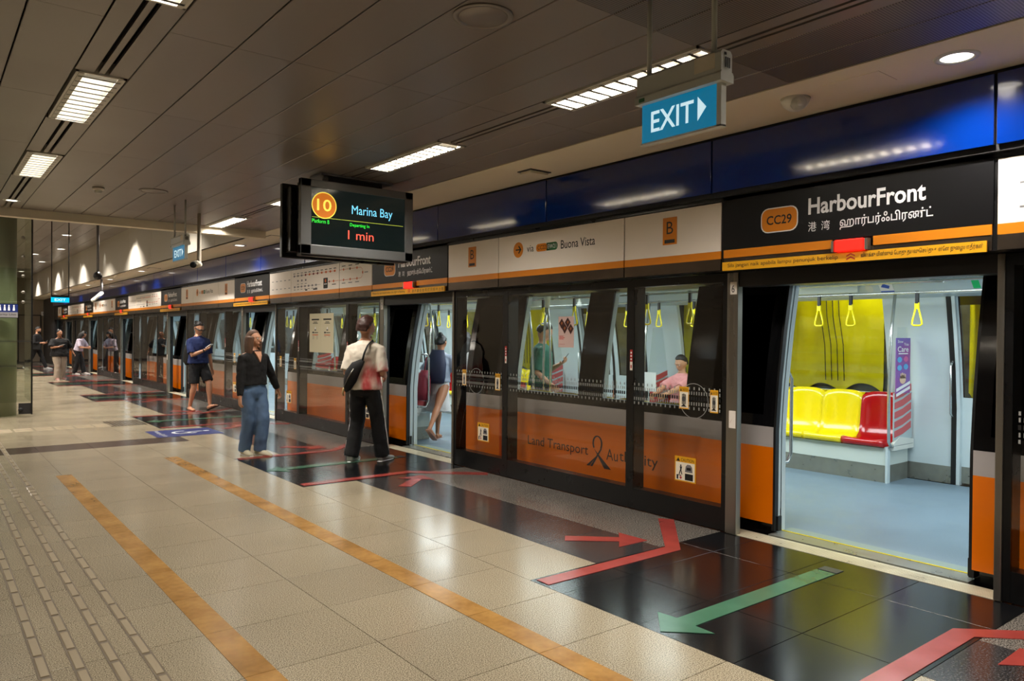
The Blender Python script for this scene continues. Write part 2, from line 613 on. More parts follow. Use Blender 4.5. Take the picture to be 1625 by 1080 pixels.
# yellow stripes (flush strips of stone, standing a hair above the joints)
for x0, x1, ya, yb, lab in ((1.185, 1.335, -4.4, 9.58, 'long mottled yellow stripe in the pale floor, nearer the metal tactile strips'),
                            (2.445, 2.60, -4.4, 10.18, 'long mottled yellow stripe in the pale floor, nearer the train doors')):
    t = thing('yellow_floor_stripe', lab, 'floor stripe', ((x0 + x1) / 2, ya, 0), 'yellow stripes in the floor')
    ys = [ya] + [y for y in rowy if ya < y < yb] + [yb]
    for i in range(len(ys) - 1):
        MB().box(x0, x1, ys[i] + .0015, ys[i + 1] - .0015, 0.0006, 0.003).build('stripe_tile', G_YEL, t)

# tactile bars: four rows along the platform
t = thing('tactile_guide_path', 'four rows of raised metal tactile bars running along the pale floor at left', 'tactile paving', (0.68, 0, 0))
bar = MB()
L = 0.255
w = 0.021
bar.prism([(.68 - w, 0), (.68 - w + .005, .006), (.68 + w - .005, .006), (.68 + w, 0)], 'y', 0.008, L)
bme = None
cnt = 0
for cx in (0.46, 0.603, 0.747, 0.89):
    MB().box(cx - .027, cx + .027, 1.2, 13.6, .0005, .0016).build('base_strip', mat('tactile_base', (112, 101, 84), .5), t)
    y = 1.2
    while y < 13.6:
        if not (8.55 < y + .13 < 9.05):
            if bme is None:
                o = bar.build('tactile_bar', TACT, t)
                bme = o.data
            else:
                o = obj('tactile_bar', bme, t)
            o.location = (cx - .68, y, 0)
            cnt += 1
        y += .283
for k in range(4):          # shorter bars of the crossing block
    for j in range(3):
        o = obj('tactile_bar', bme, t, (0.46 + .143 * k - .68, 8.56 + 0.17 * j, 0))
        o.scale = (1.5, .5, 1)
t = thing('tactile_guide_path', 'tactile bars crossing the floor beyond the brown tile band', 'tactile paving', (1.2, 14.3, 0))
for k in range(4):
    x = 0.62
    while x < 2.45:
        o = obj('tactile_bar', bme, t, (x - 1.2, 14.12 + .12 * k - 14.3, 0))
        o.rotation_euler = (0, 0, -math.pi / 2)
        x += .283
t = thing('tactile_warning_block', 'block of dark tactile bars set in front of the third door', 'tactile paving', (2.82, 14.4, 0))
for k in range(11):
    MB().box(2.54 + .052 * k, 2.57 + .052 * k, 14.0, 14.85, 0, .005).build('tactile_bar', STEELD, t)


# door markings
def flat(name, polys, m, label, cat, group, zt=0.0022, c=None):
    mb = MB()
    for poly in polys:
        mb.prism(poly, 'z', .0006, zt + .0015)
    ctr = c or (sum(p[0] for p in polys[0]) / len(polys[0]), sum(p[1] for p in polys[0]) / len(polys[0]), 0)
    o = mb.build(name, m, None, loc=ctr)
    tag(o, label, cat, group)
    return o


RA = [(4.041, 4.406), (4.356, 4.119), (4.456, 4.218), (4.47, 3.925), (4.157, 3.929), (4.270, 4.036), (3.947, 4.308)]
GA = [(4.86, 2.737), (3.375, 2.737), (3.359, 2.865), (3.150, 2.667), (3.360, 2.468), (3.365, 2.602), (4.86, 2.602)]
RS = [(3.165, 3.722), (3.165, 3.602), (4.475, 3.602), (5.165, 4.235), (5.085, 4.345), (4.44, 3.722)]
for n in range(-1, 7):
    if n == -1:
        which = 'unseen'
    dy = P * n + (0.02 if n > 0 else 0)
    dn = ORD[n] + ' open train door' if n >= 0 else 'door behind the camera'
    sh = lambda poly: [(x, y + dy) for x, y in poly]
    mi = lambda poly: [(x, 5.32 - y + dy) for x, y in poly][::-1]
    if n >= 0:
        flat('floor_arrow', [sh(RA)], RED_F, f'red arrow on dark floor, far side of the {dn}', 'floor marking', 'red boarding arrows')
        flat('floor_arrow', [sh(GA)], GRN_F, f'green exit arrow on black tiles at the {dn}', 'floor marking', 'green alighting arrows')
        flat('floor_line', [sh(RS)], RED_F, f'bent red line on the floor, far side of the {dn}', 'floor marking', 'red queue lines')
        flat('floor_plate', [sh([(4.97, 2.737), (4.875, 2.737), (4.875, 2.602), (4.97, 2.602)])], DGREY, f'small dark plate behind green arrow at the {dn}', 'floor plate', 'dark plates behind the green arrows')
        flat('floor_arrow', [mi(RA)], RED_F, f'red arrow on dark floor, near side of the {dn}', 'floor marking', 'red boarding arrows')
        flat('floor_line', [mi(RS)], RED_F, f'bent red line on the floor, near side of the {dn}', 'floor marking', 'red queue lines')
        # sill in the doorway
        ya, yb = (1.715, 3.70) if n == 0 else (1.80 + dy, 3.70 + dy)
        t = thing('door_sill', f'cream metal floor sill under the {dn}', 'sill', (5.27, (ya + yb) / 2, -.02), 'cream sills under the platform doors')
        MB().box(5.172, 5.365, ya, yb, -.05, .003).build('sill_plate', SILL, t)
        q = MB()
        for k in range(6):
            q.box(5.195 + .024 * k, 5.199 + .024 * k, ya + .02, yb - .02, .003, .0045)
        q.build('tread_ridge', SILL, t)
# blue wheelchair sticker
q = MB().prism([(2.83, 13.0), (3.80, 13.0), (3.80, 12.15), (2.83, 12.15)], 'z', .0006, .0032)
t = tag(q.build('wheelchair_floor_sticker', BLUE_F, None, loc=(3.3, 12.6, 0)), 'blue floor sticker with white wheelchair sign past the yellow stripes', 'floor sticker')
pl = lambda p, q_: (3.3 + q_, 12.6 - p, .0036)     # read from the left towards the train
q = MB()
ring = [(-.0 + .2 * math.cos(a), .12 + .2 * math.sin(a)) for a in [math.radians(200 + 20 * k) for k in range(12)]]
place = lambda p, q_: (3.33 + q_, 12.58 - p, .0046)
for k in range(11):
    a0, a1 = math.radians(170 + 22 * k), math.radians(170 + 22 * (k + 1))
    quad(q, [(.15 * math.cos(a0), .15 * math.sin(a0)), (.15 * math.cos(a1), .15 * math.sin(a1)), (.20 * math.cos(a1), .20 * math.sin(a1)), (.20 * math.cos(a0), .20 * math.sin(a0))], place)
rect(q, -.05, 0, .0, .26, place)
rect(q, -.05, .12, .02, .07, place)
rect(q, .1, .2, -.12, .05, place)
circ(q, -.03, .33, .05, place, n=12)
text(q, 'Priority Queue', (-.36, -.42), .72, .10, place)
q.build('printed_symbol', WHT_F, t)

# ------------------------------------------------------------------ ceiling
b = MB().box(XL, 4.245, Y0, 11.6, ZC + .08, ZC + .14)
ceiling = tag(b.build('ceiling', C_DARK), kind='structure')
cx = [0.405, 0.73, 1.03, 1.385, 1.71, 2.03, 2.355, 2.675, 2.99, 3.31, 3.61, 3.925, 4.245]
left = [0.405 - .3225 * k for k in range(1, 19)][::-1]
cx = [XL] + [c for c in left if c > XL + .1] + cx
cy = [4.235 + 1.635 * k for k in range(-6, 5)]
cy = [Y0] + [y for y in cy if Y0 + .2 < y < 11.3] + [11.58]
perf = mat('perforated_ceiling_paint', (130, 122, 116), 0.34, metal=0.35)
_n = perf.node_tree
_g = _n.nodes.new('ShaderNodeNewGeometry')
_w = _n.nodes.new('ShaderNodeTexWave')
_w.bands_direction = 'Y'
_w.inputs['Scale'].default_value = 22
_n.links.new(_g.outputs['Position'], _w.inputs['Vector'])
_c = _n.nodes.new('ShaderNodeValToRGB')
_c.color_ramp.elements[0].color = lin((74, 68, 64))
_c.color_ramp.elements[1].color = lin((134, 126, 120))
_n.links.new(_w.outputs['Fac'], _c.inputs[0])
_n.links.new(_c.outputs[0], _n.nodes['Principled BSDF'].inputs['Base Color'])
CM = {}
pan = []
for i in range(len(cx) - 1):
    isl = abs(cx[i] - .73) < .01 or abs(cx[i] - 3.31) < .01
    if isl:
        continue
    for j in range(len(cy) - 1):
        pan.append((cx[i], cx[i + 1], cy[j], cy[j + 1], perf if (cx[i] > 2.0 and cy[j + 1] < 2.7) else C_PANEL))
pan.sort(key=lambda t: (0 if t[0] > -1.5 and t[3] > 0 else 1, math.hypot(t[0], t[2])))
GC = .004
for t in pan[:190]:
    k = (round(t[1] - t[0], 3), round(t[3] - t[2], 3), t[4].name)
    if k not in CM:
        a, h = (t[1] - t[0]) / 2 - GC, (t[3] - t[2]) / 2 - .0015
        o = MB().add([(-a, -h, .022), (a, -h, .022), (a, h, .022), (-a, h, .022), (-a, -h, .003), (a, -h, .003), (a, h, .003), (-a, h, .003),
                      (-a + .003, -h, 0), (a - .003, -h, 0), (a - .003, h, 0), (-a + .003, h, 0)],
                     [(0, 1, 2, 3), (11, 10, 9, 8), (0, 4, 5, 1), (1, 5, 6, 2), (2, 6, 7, 3), (3, 7, 4, 0), (4, 8, 9, 5), (5, 9, 10, 6), (6, 10, 11, 7), (7, 11, 8, 4)]).build('ceiling_panel', t[4], ceiling)
        CM[k] = o.data
    else:
        o = obj('ceiling_panel', CM[k], ceiling)
    o.location = ((t[0] + t[1]) / 2, (t[2] + t[3]) / 2, ZC)
q = MB()
for t in pan[190:]:
    q.box(t[0] + GC, t[1] - GC, t[2] + .0015, t[3] - .0015, ZC, ZC + .022)
tag(q.build('ceiling_panel', C_PANEL, ceiling), kind='stuff')
# slot strips between the luminaires
for x0, x1, lx in ((.73, 1.03, .88), (3.31, 3.61, 3.46)):
    segs = []
    ends = sorted([y for x, y in STRIPS if x == lx])
    segs.append((Y0, ends[0]))
    for a, c in zip(ends, ends[1:]):
        segs.append((a + 1.3, c))
    if lx == .88:
        segs[-1] = (segs[-1][0], 11.58)
    for a, c in segs:
        q = MB()
        z0, z1 = ZC, ZC + .022
        for u0, u1 in ((x0 + GC, lx - .045), (lx - .02, lx + .012), (lx + .037, x1 - GC)):
            q.box(u0, u1, a + .003, c - .003, z0, z1)
        q.build('air_slot_strip', C_PANEL, ceiling)

# soffit, fascia, beam
tag(MB().box(4.25, 5.05, Y0, Y1, ZC, ZC + .12).box(4.245, 4.275, Y0, 11.6, ZC - .006, ZC).build('trim_1', C_WHITE), kind='structure')
tag(MB().box(XL, 4.25, 11.6, 11.75, 3.07, 4.35).build('trim_2', C_WHITE), kind='structure')
t = tag(MB().box(XB + .03, XB + .06, Y0, PE, 2.70, ZC).build('trim_3', BLACKM), kind='structure')
ys = [1.70 + 2.0 * k for k in range(-3, 20)] + [PE]
bm_ = None
for a, c in zip(ys, ys[1:]):
    MB().bbox(XB, XB + .028, a + .008, c - .008, 2.735, 3.150, .003).build('fascia_panel', BLUE, t)
t = tag(MB().box(4.25, 4.30, 11.75, Y1, ZC, 4.35).build('wall_right', FASC), kind='structure')
for k in range(14):
    a, c = 11.76 + 2.38 * k, min(11.76 + 2.38 * (k + 1), Y1)
    MB().box(4.238, 4.25, a + .004, c - .004, ZC, 4.24).build('wall_panel', FASC, t)
# upper ceiling beyond the beam
t = tag(MB().box(XL, 4.26, 11.75, Y1, 4.26, 4.36).build('ceiling_far', C_DARK), kind='structure')
q = MB()
for i in range(27):
    for j in range(21):
        a, c = 4.25 - .36 * (i + 1), 4.25 - .36 * i
        q2, q3 = 11.76 + 1.6 * j, min(11.76 + 1.6 * (j + 1), Y1)
        if q2 < Y1:
            q.box(a + .004, c - .004, q2 + .003, q3 - .003, 4.24, 4.26)
tag(q.build('ceiling_panel', C_PANEL, t), kind='stuff')

# walls of the hall
t = tag(MB().box(XL, 5.4, Y1, Y1 + .2, 0, 4.4).build('wall_back', WALL), kind='structure')
for k in range(9):
    for zz in ((.12, 1.3), (1.31, 2.5), (2.51, 3.16), (3.17, 4.2)):
        MB().box(XL + 1.22 * k + .006, XL + 1.22 * (k + 1) - .006, Y1 - .03, Y1, zz[0], zz[1]).build('wall_panel', WALL, t)
tag(MB().box(XL, 5.4, Y1 - .035, Y1, 0, .12).build('baseboard_back', G_DARK), kind='structure')
tag(MB().box(XH, XH + .1, PE, Y1, 0, ZC).build('wall_corner', DGREY), kind='structure')
t = tag(MB().box(XL - .2, XL, Y0, Y1, 0, 4.4).build('wall_left', WALL), kind='structure')
for k in range(42):
    for zz in ((.12, 1.1), (1.11, 2.1), (2.11, 3.16)):
        MB().box(XL, XL + .03, Y0 + 1.2 * k + .006, min(Y0 + 1.2 * (k + 1), Y1) - .006, zz[0], zz[1]).build('wall_panel', WALL, t)
tag(MB().box(XL, 5.0, Y0 - .2, Y0, 0, 4.4).build('wall_front', WALL), kind='structure')
# door in the far wall with its number plate
t = thing('service_door', 'plain grey-beige service door in the far end wall', 'door', (4.35, Y1 - .04, 0))
MB().box(3.95, 4.85, Y1 - .06, Y1 - .031, 0.02, 2.35).build('door_leaf', mat('door_paint', (140, 126, 110), .5), t)
MB().box(3.90, 3.95, Y1 - .07, Y1 - .031, 0.0, 2.4).box(4.85, 4.90, Y1 - .07, Y1 - .031, 0.0, 2.4).box(3.90, 4.90, Y1 - .07, Y1 - .031, 2.35, 2.4).build('door_frame', DGREY, t)
t = thing('wall_sign', 'small white sign high on the far end wall', 'sign', (5.2 - .1, Y1 - .04, 2.45))
MB().box(5.02 - .12, 5.32 - .12, Y1 - .045, Y1 - .031, 2.36, 2.57).build('sign_plate', INKW, t)
q = MB()
text(q, 'T 30', (4.96, 2.42), .18, .09, on_y(Y1 - .047))
q.build('lettering', INKB, t)

# tunnel behind the train
tag(MB().box(10.2, 10.4, Y0 - 2, Y1, -1.3, 4.2).build('wall_tunnel', CONC), kind='structure')
tag(MB().box(5.17, 10.4, Y0 - 2, Y1, -1.3, -1.15).build('floor_trackbed', CONC), kind='structure')
tag(MB().box(5.30, 10.4, Y0 - 2, Y1, 4.1, 4.25).box(5.05, 5.3, Y0 - 2, Y1, ZC, 4.25).build('ceiling_tunnel', CONC), kind='structure')
tag(MB().box(5.17, 5.36, Y0, Y1, -1.2, -.052).build('trim_4', CONC), kind='structure')
tag(MB().box(5.0, 10.4, Y0 - 2.2, Y0 - 2, -1.3, 4.2).box(5.1, 10.4, Y1, Y1 + .2, -1.3, 4.2).build('wall_tunnel_end', CONC), kind='structure')

# ------------------------------------------------------------------ square glass-clad pillar
t = thing('glass_clad_pillar', 'green glass-clad square pillar at the left edge of the frame', 'pillar', (1.17, 17.0, 0))
MB().lathe([(.34, 0), (.34, 4.24)], (1.12, 17.0, 0), 40).build('column_core', PILL, t)
for x0, x1, y0, y1 in ((.62, 1.14, 16.40, 16.412), (1.15, 1.64, 16.40, 16.412), (1.64, 1.652, 16.41, 17.6), (.62, .632, 16.41, 17.6)):
    for z0, z1 in ((.28, 2.12), (2.13, 4.0)):
        MB().box(x0, x1, y0, y1, z0, z1).build('glass_panel', PGL, t)
MB().box(1.628, 1.655, 16.385, 16.41, .05, 4.2).box(.60, .63, 16.385, 16.41, .05, 4.2).build('corner_trim', BLACK, t)
MB().box(1.44, 1.64, 16.40, 16.44, .06, .26).box(.62, .82, 16.40, 16.44, .06, .26).build('base_box', DGREY, t)
MB().lathe([(.04, -.02), (.04, 0)], (1.47, 16.40, .14), 14, axis='y').build('base_socket', BLACKM, t)
for z in (2.95, 2.6, 2.3, 2.12, 3.3):
    for x in (1.5,):
        MB().lathe([(.012, 0), (.03, -.012), (.03, -.03), (.02, -.036)], (x, 16.40, z), 14, axis='y').build('glass_fixing', STEEL, t)
q = MB()
pl = on_y(16.397)
for zc in (1.40, .95):
    for k in range(48):
        for dz, s in ((0, .008), (.022, .0045), (-.022, .0045), (.05, .003), (-.05, .003)):
            if abs(dz) > .04 and k % 3: continue
            xk = .66 + .0205 * k
            rect(q, xk, xk + 2 * s * .8, zc + dz - s, zc + dz + s, pl)
tag(q.build('glass_marking', BLACKM, t), kind='stuff')
t = thing('priority_sign', 'blue and white priority use sign on the green glass pillar', 'sign', (1.28, 16.38, 1.95))
MB().box(1.02, 1.42, 16.375, 16.395, 1.93, 2.075).build('sign_plate', mat('sign_blue', (24, 40, 98), .35), t)
MB().box(1.02, 1.42, 16.374, 16.395, 1.835, 1.93).build('lower_strip', INKGR, t)
MB().box(1.01, 1.43, 16.38, 16.397, 1.825, 2.085).build('sign_rim', BLACK, t)
q = MB()
pl = on_y(16.3725)
for x in (1.22, 1.285, 1.36, 1.15, 1.08):
    circ(q, x, 2.05, .012, pl, n=10)
    quad(q, [(x - .018, 1.96), (x + .018, 1.96), (x + .01, 2.035), (x - .01, 2.035)], pl)
text(q, 'Priority Use', (1.05, 1.865), .345, .04, on_y(16.3715), 1)
q.build('lettering', [INKW, INKB], t)

# ================================================================== CEILING THINGS
def luminaire(x, y, label):
    t = thing('louvred_light', label, 'ceiling light', (x, y + .65, ZC), 'louvred ceiling lights')
    q = MB()
    a, c = x - .137, x + .137
    y0, y1 = y + .006, y + 1.294
    q.box(a, a + .016, y0, y1, ZC - .008, ZC + .085).box(c - .016, c, y0, y1, ZC - .008, ZC + .085)
    q.box(a, c, y0, y0 + .016, ZC - .008, ZC + .085).box(a, c, y1 - .016, y1, ZC - .008, ZC + .085)
    q.box(a, c, y0, y1, ZC + .075, ZC + .09)
    q.build('housing', LOUVW, t)
    for s in (-1, 1):
        q = MB()
        e = x + s * .121
        q.prism([(e, ZC + .045), (e, ZC - .012), (e - s * .03, ZC - .012), (e - s * .012, ZC + .02)], 'y', y0 + .016, y1 - .016)
        q.build('side_reflector', LOUVW, t)
    me = None
    for k in range(11):
        yy = y0 + .016 + (k + .5) * 1.256 / 11 + .01
        if me is None:
            o = MB().prism([(yy - .004, ZC + .03), (yy - .012, ZC - .012), (yy + .012, ZC - .012), (yy + .004, ZC + .03)], 'x', x - .118, x + .118).build('louvre_blade', LOUV, t)
            me, yr = o.data, yy
        else:
            obj('louvre_blade', me, t, (0, yy - yr, 0))
    return t


LL = ['directly overhead', 'at the top left, cut by the frame', 'long louvred light at left, nearer of the pair in view', 'smaller louvred light at far left, beyond the longer one', '']
names = {(.88, 1): 'louvred ceiling light cut off by the top edge at left', (.88, 2): 'louvred ceiling light at left, larger of the two whole ones',
         (.88, 3): 'louvred ceiling light at far left, last before the round downlight', (3.46, 1): 'brightest louvred light partly hidden by the near exit sign',
         (3.46, 2): 'louvred light above and right of the hanging screen', (3.46, 3): 'louvred light mostly hidden behind the hanging screen',
         (3.46, 4): 'louvred light beside the white beam, left of the hanging screen', (.88, 0): 'louvred light above the camera on the left row', (3.46, 0): 'louvred light above the camera on the right row'}
for row in (.88, 3.46):
    for k in range(5):
        if row == .88 and k == 4:
            continue
        y = [s for s in STRIPS if s[0] == row][k][1]
        if y > 10.3:
            y = 10.36 - .04
        luminaire(row, y, names[(row, k)])


def downlight(x, y, z, label, rad=.062, group='round recessed downlights'):
    t = thing('round_downlight', label, 'downlight', (x, y, z), group)
    MB().lathe([(rad, .0), (rad + .004, -.008), (rad + .03, -.006), (rad + .034, 0), (rad + .034, .002), (rad, .002)], (x, y, z), 28).build('trim_ring', LGREY, t)
    MB().lathe([(rad, -.001), (rad * .9, -.004), (rad * .4, -.005)], (x, y, z), 24).build('lamp_lens', LENS, t)
    return t


for i, y in enumerate(SOFFIT_SPOTS):
    downlight(4.56, y, ZC, f'{ORD[i]} round downlight along the cream soffit, counted from the camera', .082 if i == 0 else .085)
for i, (x, y) in enumerate(sorted(HIGH_SPOTS, key=lambda p: p[1])):
    downlight(x, y, 4.24, f'{(ORD + ["ninth", "tenth", "eleventh"])[i]} round downlight beyond the white beam in the high far ceiling', .11, 'downlights in the high far ceiling')
downlight(.88, 10.9, ZC, 'round downlight at the far left end of the slot strip', .062)
bpy_l = lamp('left_spot', 'SPOT', (.88, 10.9, ZC - .012), E_SPOT * .6, (1, .95, .95), spot_size=math.radians(140), spot_blend=.8, shadow_soft_size=.05)

# speaker and smoke detector
t = thing('ceiling_speaker', 'large round ceiling speaker at the top of the frame', 'speaker', (2.19, 3.02, ZC))
MB().lathe([(.15, 0), (.15, -.008), (.125, -.010), (.125, -.004), (.12, -.004)], (2.19, 3.02, ZC), 40).build('speaker_ring', C_PANEL, t)
MB().lathe([(.121, -.003), (.118, -.007), (.02, -.008)], (2.19, 3.02, ZC), 40).build('grille', C_PANEL, t)
t = thing('ceiling_speaker', 'smaller looking round ceiling speaker at left, beyond the smoke detector', 'speaker', (2.06, 9.1, ZC))
MB().lathe([(.15, 0), (.15, -.008), (.125, -.010), (.125, -.004), (.12, -.004)], (2.06, 9.1, ZC), 40).build('speaker_ring', C_PANEL, t)
MB().lathe([(.121, -.003), (.118, -.007), (.02, -.008)], (2.06, 9.1, ZC), 40).build('grille', C_PANEL, t)
t = thing('smoke_detector', 'small cream smoke detector on the grey ceiling at left', 'smoke detector', (1.545, 9.3, ZC))
MB().lathe([(.06, 0), (.06, -.02), (.048, -.03), (.046, -.03)], (1.545, 9.3, ZC), 24).build('base_ring', SIGNW, t)
MB().lathe([(.038, -.03), (.036, -.055), (.02, -.062)], (1.545, 9.3, ZC), 20).build('sensor_head', LGREY, t)
# PIR sensor on the soffit and little box
t = thing('ball_camera', 'white ball shaped camera on the soffit right of the exit sign', 'camera', (4.55, 2.75, ZC))
MB().lathe([(.095, 0), (.09, -.02), (.075, -.05), (.04, -.075), (.01, -.08)], (4.55, 2.75, ZC), 28).build('camera_housing', WHITE, t)
dirv = Vector((-.62, -.72, -.32)).normalized()
c0 = Vector((4.55, 2.75, ZC - .025))
MB().tube([c0 + dirv * .05, c0 + dirv * .088], [.05, .047], 20).build('lens_ring', LGREY, t)
MB().tube([c0 + dirv * .088, c0 + dirv * .091], [.018, .016], 14).build('lens', WHITE, t)
t = thing('soffit_box', 'small cream box fixed to the soffit above the blue panels', 'junction box', (4.66, 5.6, ZC))
MB().bbox(4.56, 4.78, 5.50, 5.66, ZC - .035, ZC - .006, .008).build('box_body', C_WHITE, t)
MB().box(4.54, 4.80, 5.48, 5.68, ZC - .008, ZC).build('back_plate', DGREY, t)
t = thing('soffit_hatch', 'faint rectangular access hatch in the soffit at top right', 'hatch', (4.55, 2.35, ZC))
MB().box(4.44, 4.68, 2.15, 2.5, ZC - .003, ZC).build('hatch_cover', C_WHITE, t)
for i, y in enumerate((12.1, 20.2, 27.5)):
    t = thing('soffit_vent', f'{["dark edged triangular looking vent past the hanging screen", "second dark rimmed vent in the soffit, farther along", "third dark rimmed vent in the soffit, farthest"][i]}', 'vent', (4.6, y, ZC))
    MB().box(4.46, 4.72, y - .15, y + .15, ZC - .004, ZC).build('vent_rim', BLACKM, t)
    MB().box(4.475, 4.705, y - .135, y + .135, ZC - .006, ZC - .003).build('vent_cover', C_WHITE, t)


# ------------------------------------------------------------------ exit signs
def exit_sign(x, y0, y1, zt, label, arrow=True):
    """lit face looking -x; runs from y0 (near) to y1 (far)"""
    L = y1 - y0
    t = thing('exit_sign', label, 'exit sign', (x, (y0 + y1) / 2, zt), 'green-blue hanging exit signs')
    q = MB()
    q.prism([(x - .035, zt - .112), (x + .035, zt - .112), (x + .035, zt - .012), (x + .025, zt), (x - .025, zt), (x - .035, zt - .012)], 'y', y0, y1)
    q.prism([(x - .042, zt - .125), (x + .042, zt - .125), (x + .042, zt - .095), (x + .035, zt - .085), (x - .035, zt - .085), (x - .042, zt - .095)], 'y', y0 - .004, y1 + .004)
    bod = q.build('sign_housing', LGREY, t)
    q = MB()
    for k in range(3):
        q.box(x - .015 + .012 * k, x - .009 + .012 * k, y0 - .006, y0 - .004, zt - .07, zt - .03)
    q.box(x - .02, x - .008, y0 - .006, y0 - .004, zt - .022, zt - .012)
    q.build('vent_slot', BLACKM, bod)
    MB().box(x - .0365, x - .035, y0 + .03, y0 + .13, zt - .07, zt - .01).build('rating_label', C_WHITE, bod)
    MB().box(x - .0435, x - .042, y1 - .05, y1 - .02, zt - .118, zt - .102).build('test_window', INKG, bod)
    pb = zt - .29
    MB().box(x - .012, x + .012, y0 + .035, y1 - .012, pb, zt - .125).build('face_panel', EXITM, t)
    MB().box(x - .016, x + .016, y0 + .012, y0 + .034, pb - .005, zt - .125).box(x - .016, x + .016, y0 + .012, y1 - .008, pb - .008, pb).build('panel_frame', LGREY, t)
    q = MB()
    H = zt - .125 - pb
    lw = L - .047
    text(q, 'EXIT', (-(y1 - .012) + lw * .13, pb + H * .24), lw * .58, H * .54, on_x(x - .0125), bold=.012)
    a0 = -(y1 - .012) + lw * .76
    quad(q, [(a0, pb + H * .22), (a0 + lw * .11, pb + H * .52), (a0, pb + H * .82)], on_x(x - .0125))
    q.build('exit_lettering', EXITW, t)
    for yy in (y1 - .04, y0 + .06):
        q = MB().tube([(x, yy, zt - .002), (x, yy, ZC + .0)], .0115, 12)
        q.build('hanging_rod', LGREY, t)
    return t


exit_sign(2.5, 1.81, 2.25, 2.73, 'blue-green EXIT sign with right arrow hanging at upper right')
exit_sign(2.5, 9.42, 10.0, 2.765, 'edge-on EXIT sign with two rods, left of the hanging screen')
# far exit sign facing the camera, under the high ceiling
t = thing('exit_sign', 'small bright EXIT sign on long black rods at far left', 'exit sign', (2.6, 20.5, 2.4), 'green-blue hanging exit signs')
MB().box(2.43, 2.80, 20.47, 20.53, 2.385, 2.43).build('sign_housing', BLACK, t)
MB().box(2.43, 2.80, 20.485, 20.51, 2.27, 2.385).build('face_panel', mat('exit_face_far', (0, 150, 190), .3, emit=(0, 160, 200), estr=1.0), t)
q = MB()
text(q, 'EXIT', (2.50, 2.30), .23, .06, on_y(20.4835), bold=.02)
q.build('exit_lettering', EXITW, t)
for x in (2.44, 2.79):
    MB().tube([(x, 20.5, 2.43), (x, 20.5, 4.24)], .012, 8).build('hanging_rod', BLACK, t)
# CCTV
t = thing('bullet_camera', 'white tubular camera on a thick drop pole beside the edge-on exit sign', 'camera', (2.85, 10.3, ZC))
MB().tube([(2.93, 10.45, ZC), (2.93, 10.45, 2.52), (2.90, 10.40, 2.49)], [.022, .03, .03], 12).build('drop_pole', C_WHITE, t)
MB().tube([(2.94, 10.46, 2.50), (2.86, 10.30, 2.49), (2.74, 10.02, 2.452)], [.035, .048, .045], 14).build('camera_body', C_WHITE, t)
MB().tube([(2.742, 10.025, 2.453), (2.72, 9.97, 2.445)], [.04, .036], 14).build('lens_hood', BLACKM, t)
t = thing('dome_camera', 'dark dome camera on a long grey drop pole in front of the fascia', 'camera', (3.35, 20.2, 4.24))
MB().tube([(3.35, 20.2, 4.24), (3.35, 20.2, 2.98)], .03, 10).build('drop_pole', INKGR, t)
MB().lathe([(.05, .08), (.09, .03), (.1, -.03), (.07, -.09), (.01, -.11)], (3.35, 20.2, 2.93), 20).build('dome_housing', DGREY, t)
t = thing('bullet_camera', 'grey angled camera on a drop pole beside the far blue panels', 'camera', (4.2, 26.0, ZC))
MB().tube([(4.35, 25.6, ZC), (4.35, 25.6, 2.72)], .035, 10).build('drop_pole', INKGR, t)
MB().tube([(4.35, 25.6, 2.75), (4.0, 24.9, 2.5)], [.06, .055], 12).build('camera_body', LGREY, t)

# ------------------------------------------------------------------ hanging display
TY = 6.9
t = thing('hanging_display', 'silver framed train information screen hanging from the ceiling', 'display', (3.5, TY + .25, ZC))
x0, x1, z0, z1 = 2.866, 4.105, 2.362, 3.088
zs0, zs1, xs0, xs1 = z0 + .094, z1 - .076, x0 + .108, x1 - .095
q = MB()
q.bbox(x0, x1, TY, TY + .06, z1 - .076, z1, .006).bbox(x0, x1, TY, TY + .06, z0, z0 + .094, .006)
q.bbox(x0, x0 + .108, TY, TY + .06, z0, z1, .006).bbox(x1 - .095, x1, TY, TY + .06, z0, z1, .006)
q.build('bezel', MGREY, t)
MB().box(xs0 - .01, xs1 + .01, TY + .012, TY + .02, zs0 - .01, zs1 + .01).build('screen', mat('screen_glow', (8, 14, 12), .12, emit=(24, 32, 30), estr=.35), t)
MB().bbox(x0 + .03, x1 - .03, TY + .055, TY + .17, z0 - .012, z1 - .02, .01).build('casing', BLACK, t)
q = MB()
q.bbox(x0 - .055, x1 - .03, TY + .33, TY + .39, z0 - .02, z1 - .01, .01).bbox(x0 - .02, x1 - .1, TY + .20, TY + .34, z0 + .03, z1 - .05, .01)
q.build('rear_display', BLACK, t)
MB().box(3.0, 4.0, TY + .10, TY + .30, z1 - .04, z1 + .01).box(3.2, 3.8, TY + .12, TY + .26, z1, ZC).build('ceiling_bracket', DGREY, t)
MB().box(3.1, 3.9, TY + .06, TY + .34, ZC - .02, ZC - .001).build('mounting_plate', MGREY, t)
q = MB()
text(q, 'Nova', (xs1 - .06, z0 + .045), .001, .001, on_y(TY - .001))
q = MB()
pl = on_y(TY + .0105)
pl2 = on_y(TY + .0095)
cxx, czz = xs0 + .135, zs1 - .165
circ(q, cxx, czz, .13, pl, 1, 36, 1.0)
circ(q, cxx, czz, .121, pl2, 0, 36, 1.0)
pl3 = on_y(TY + .0085)
text(q, '10', (cxx - .075, czz - .055), .15, .115, pl3, 1, bold=.008)
text(q, 'Marina Bay', (xs0 + .43, zs1 - .245), .46, .115, pl, 2)
rect(q, xs0 + .01, xs1 - .02, zs0 + .268, zs0 + .272, pl, 3)
text(q, 'Platform B', (xs0 + .01, zs0 + .215), .18, .038, pl, 4)
text(q, 'Departing In', (xs0 + .41, zs0 + .205), .215, .042, pl, 4)
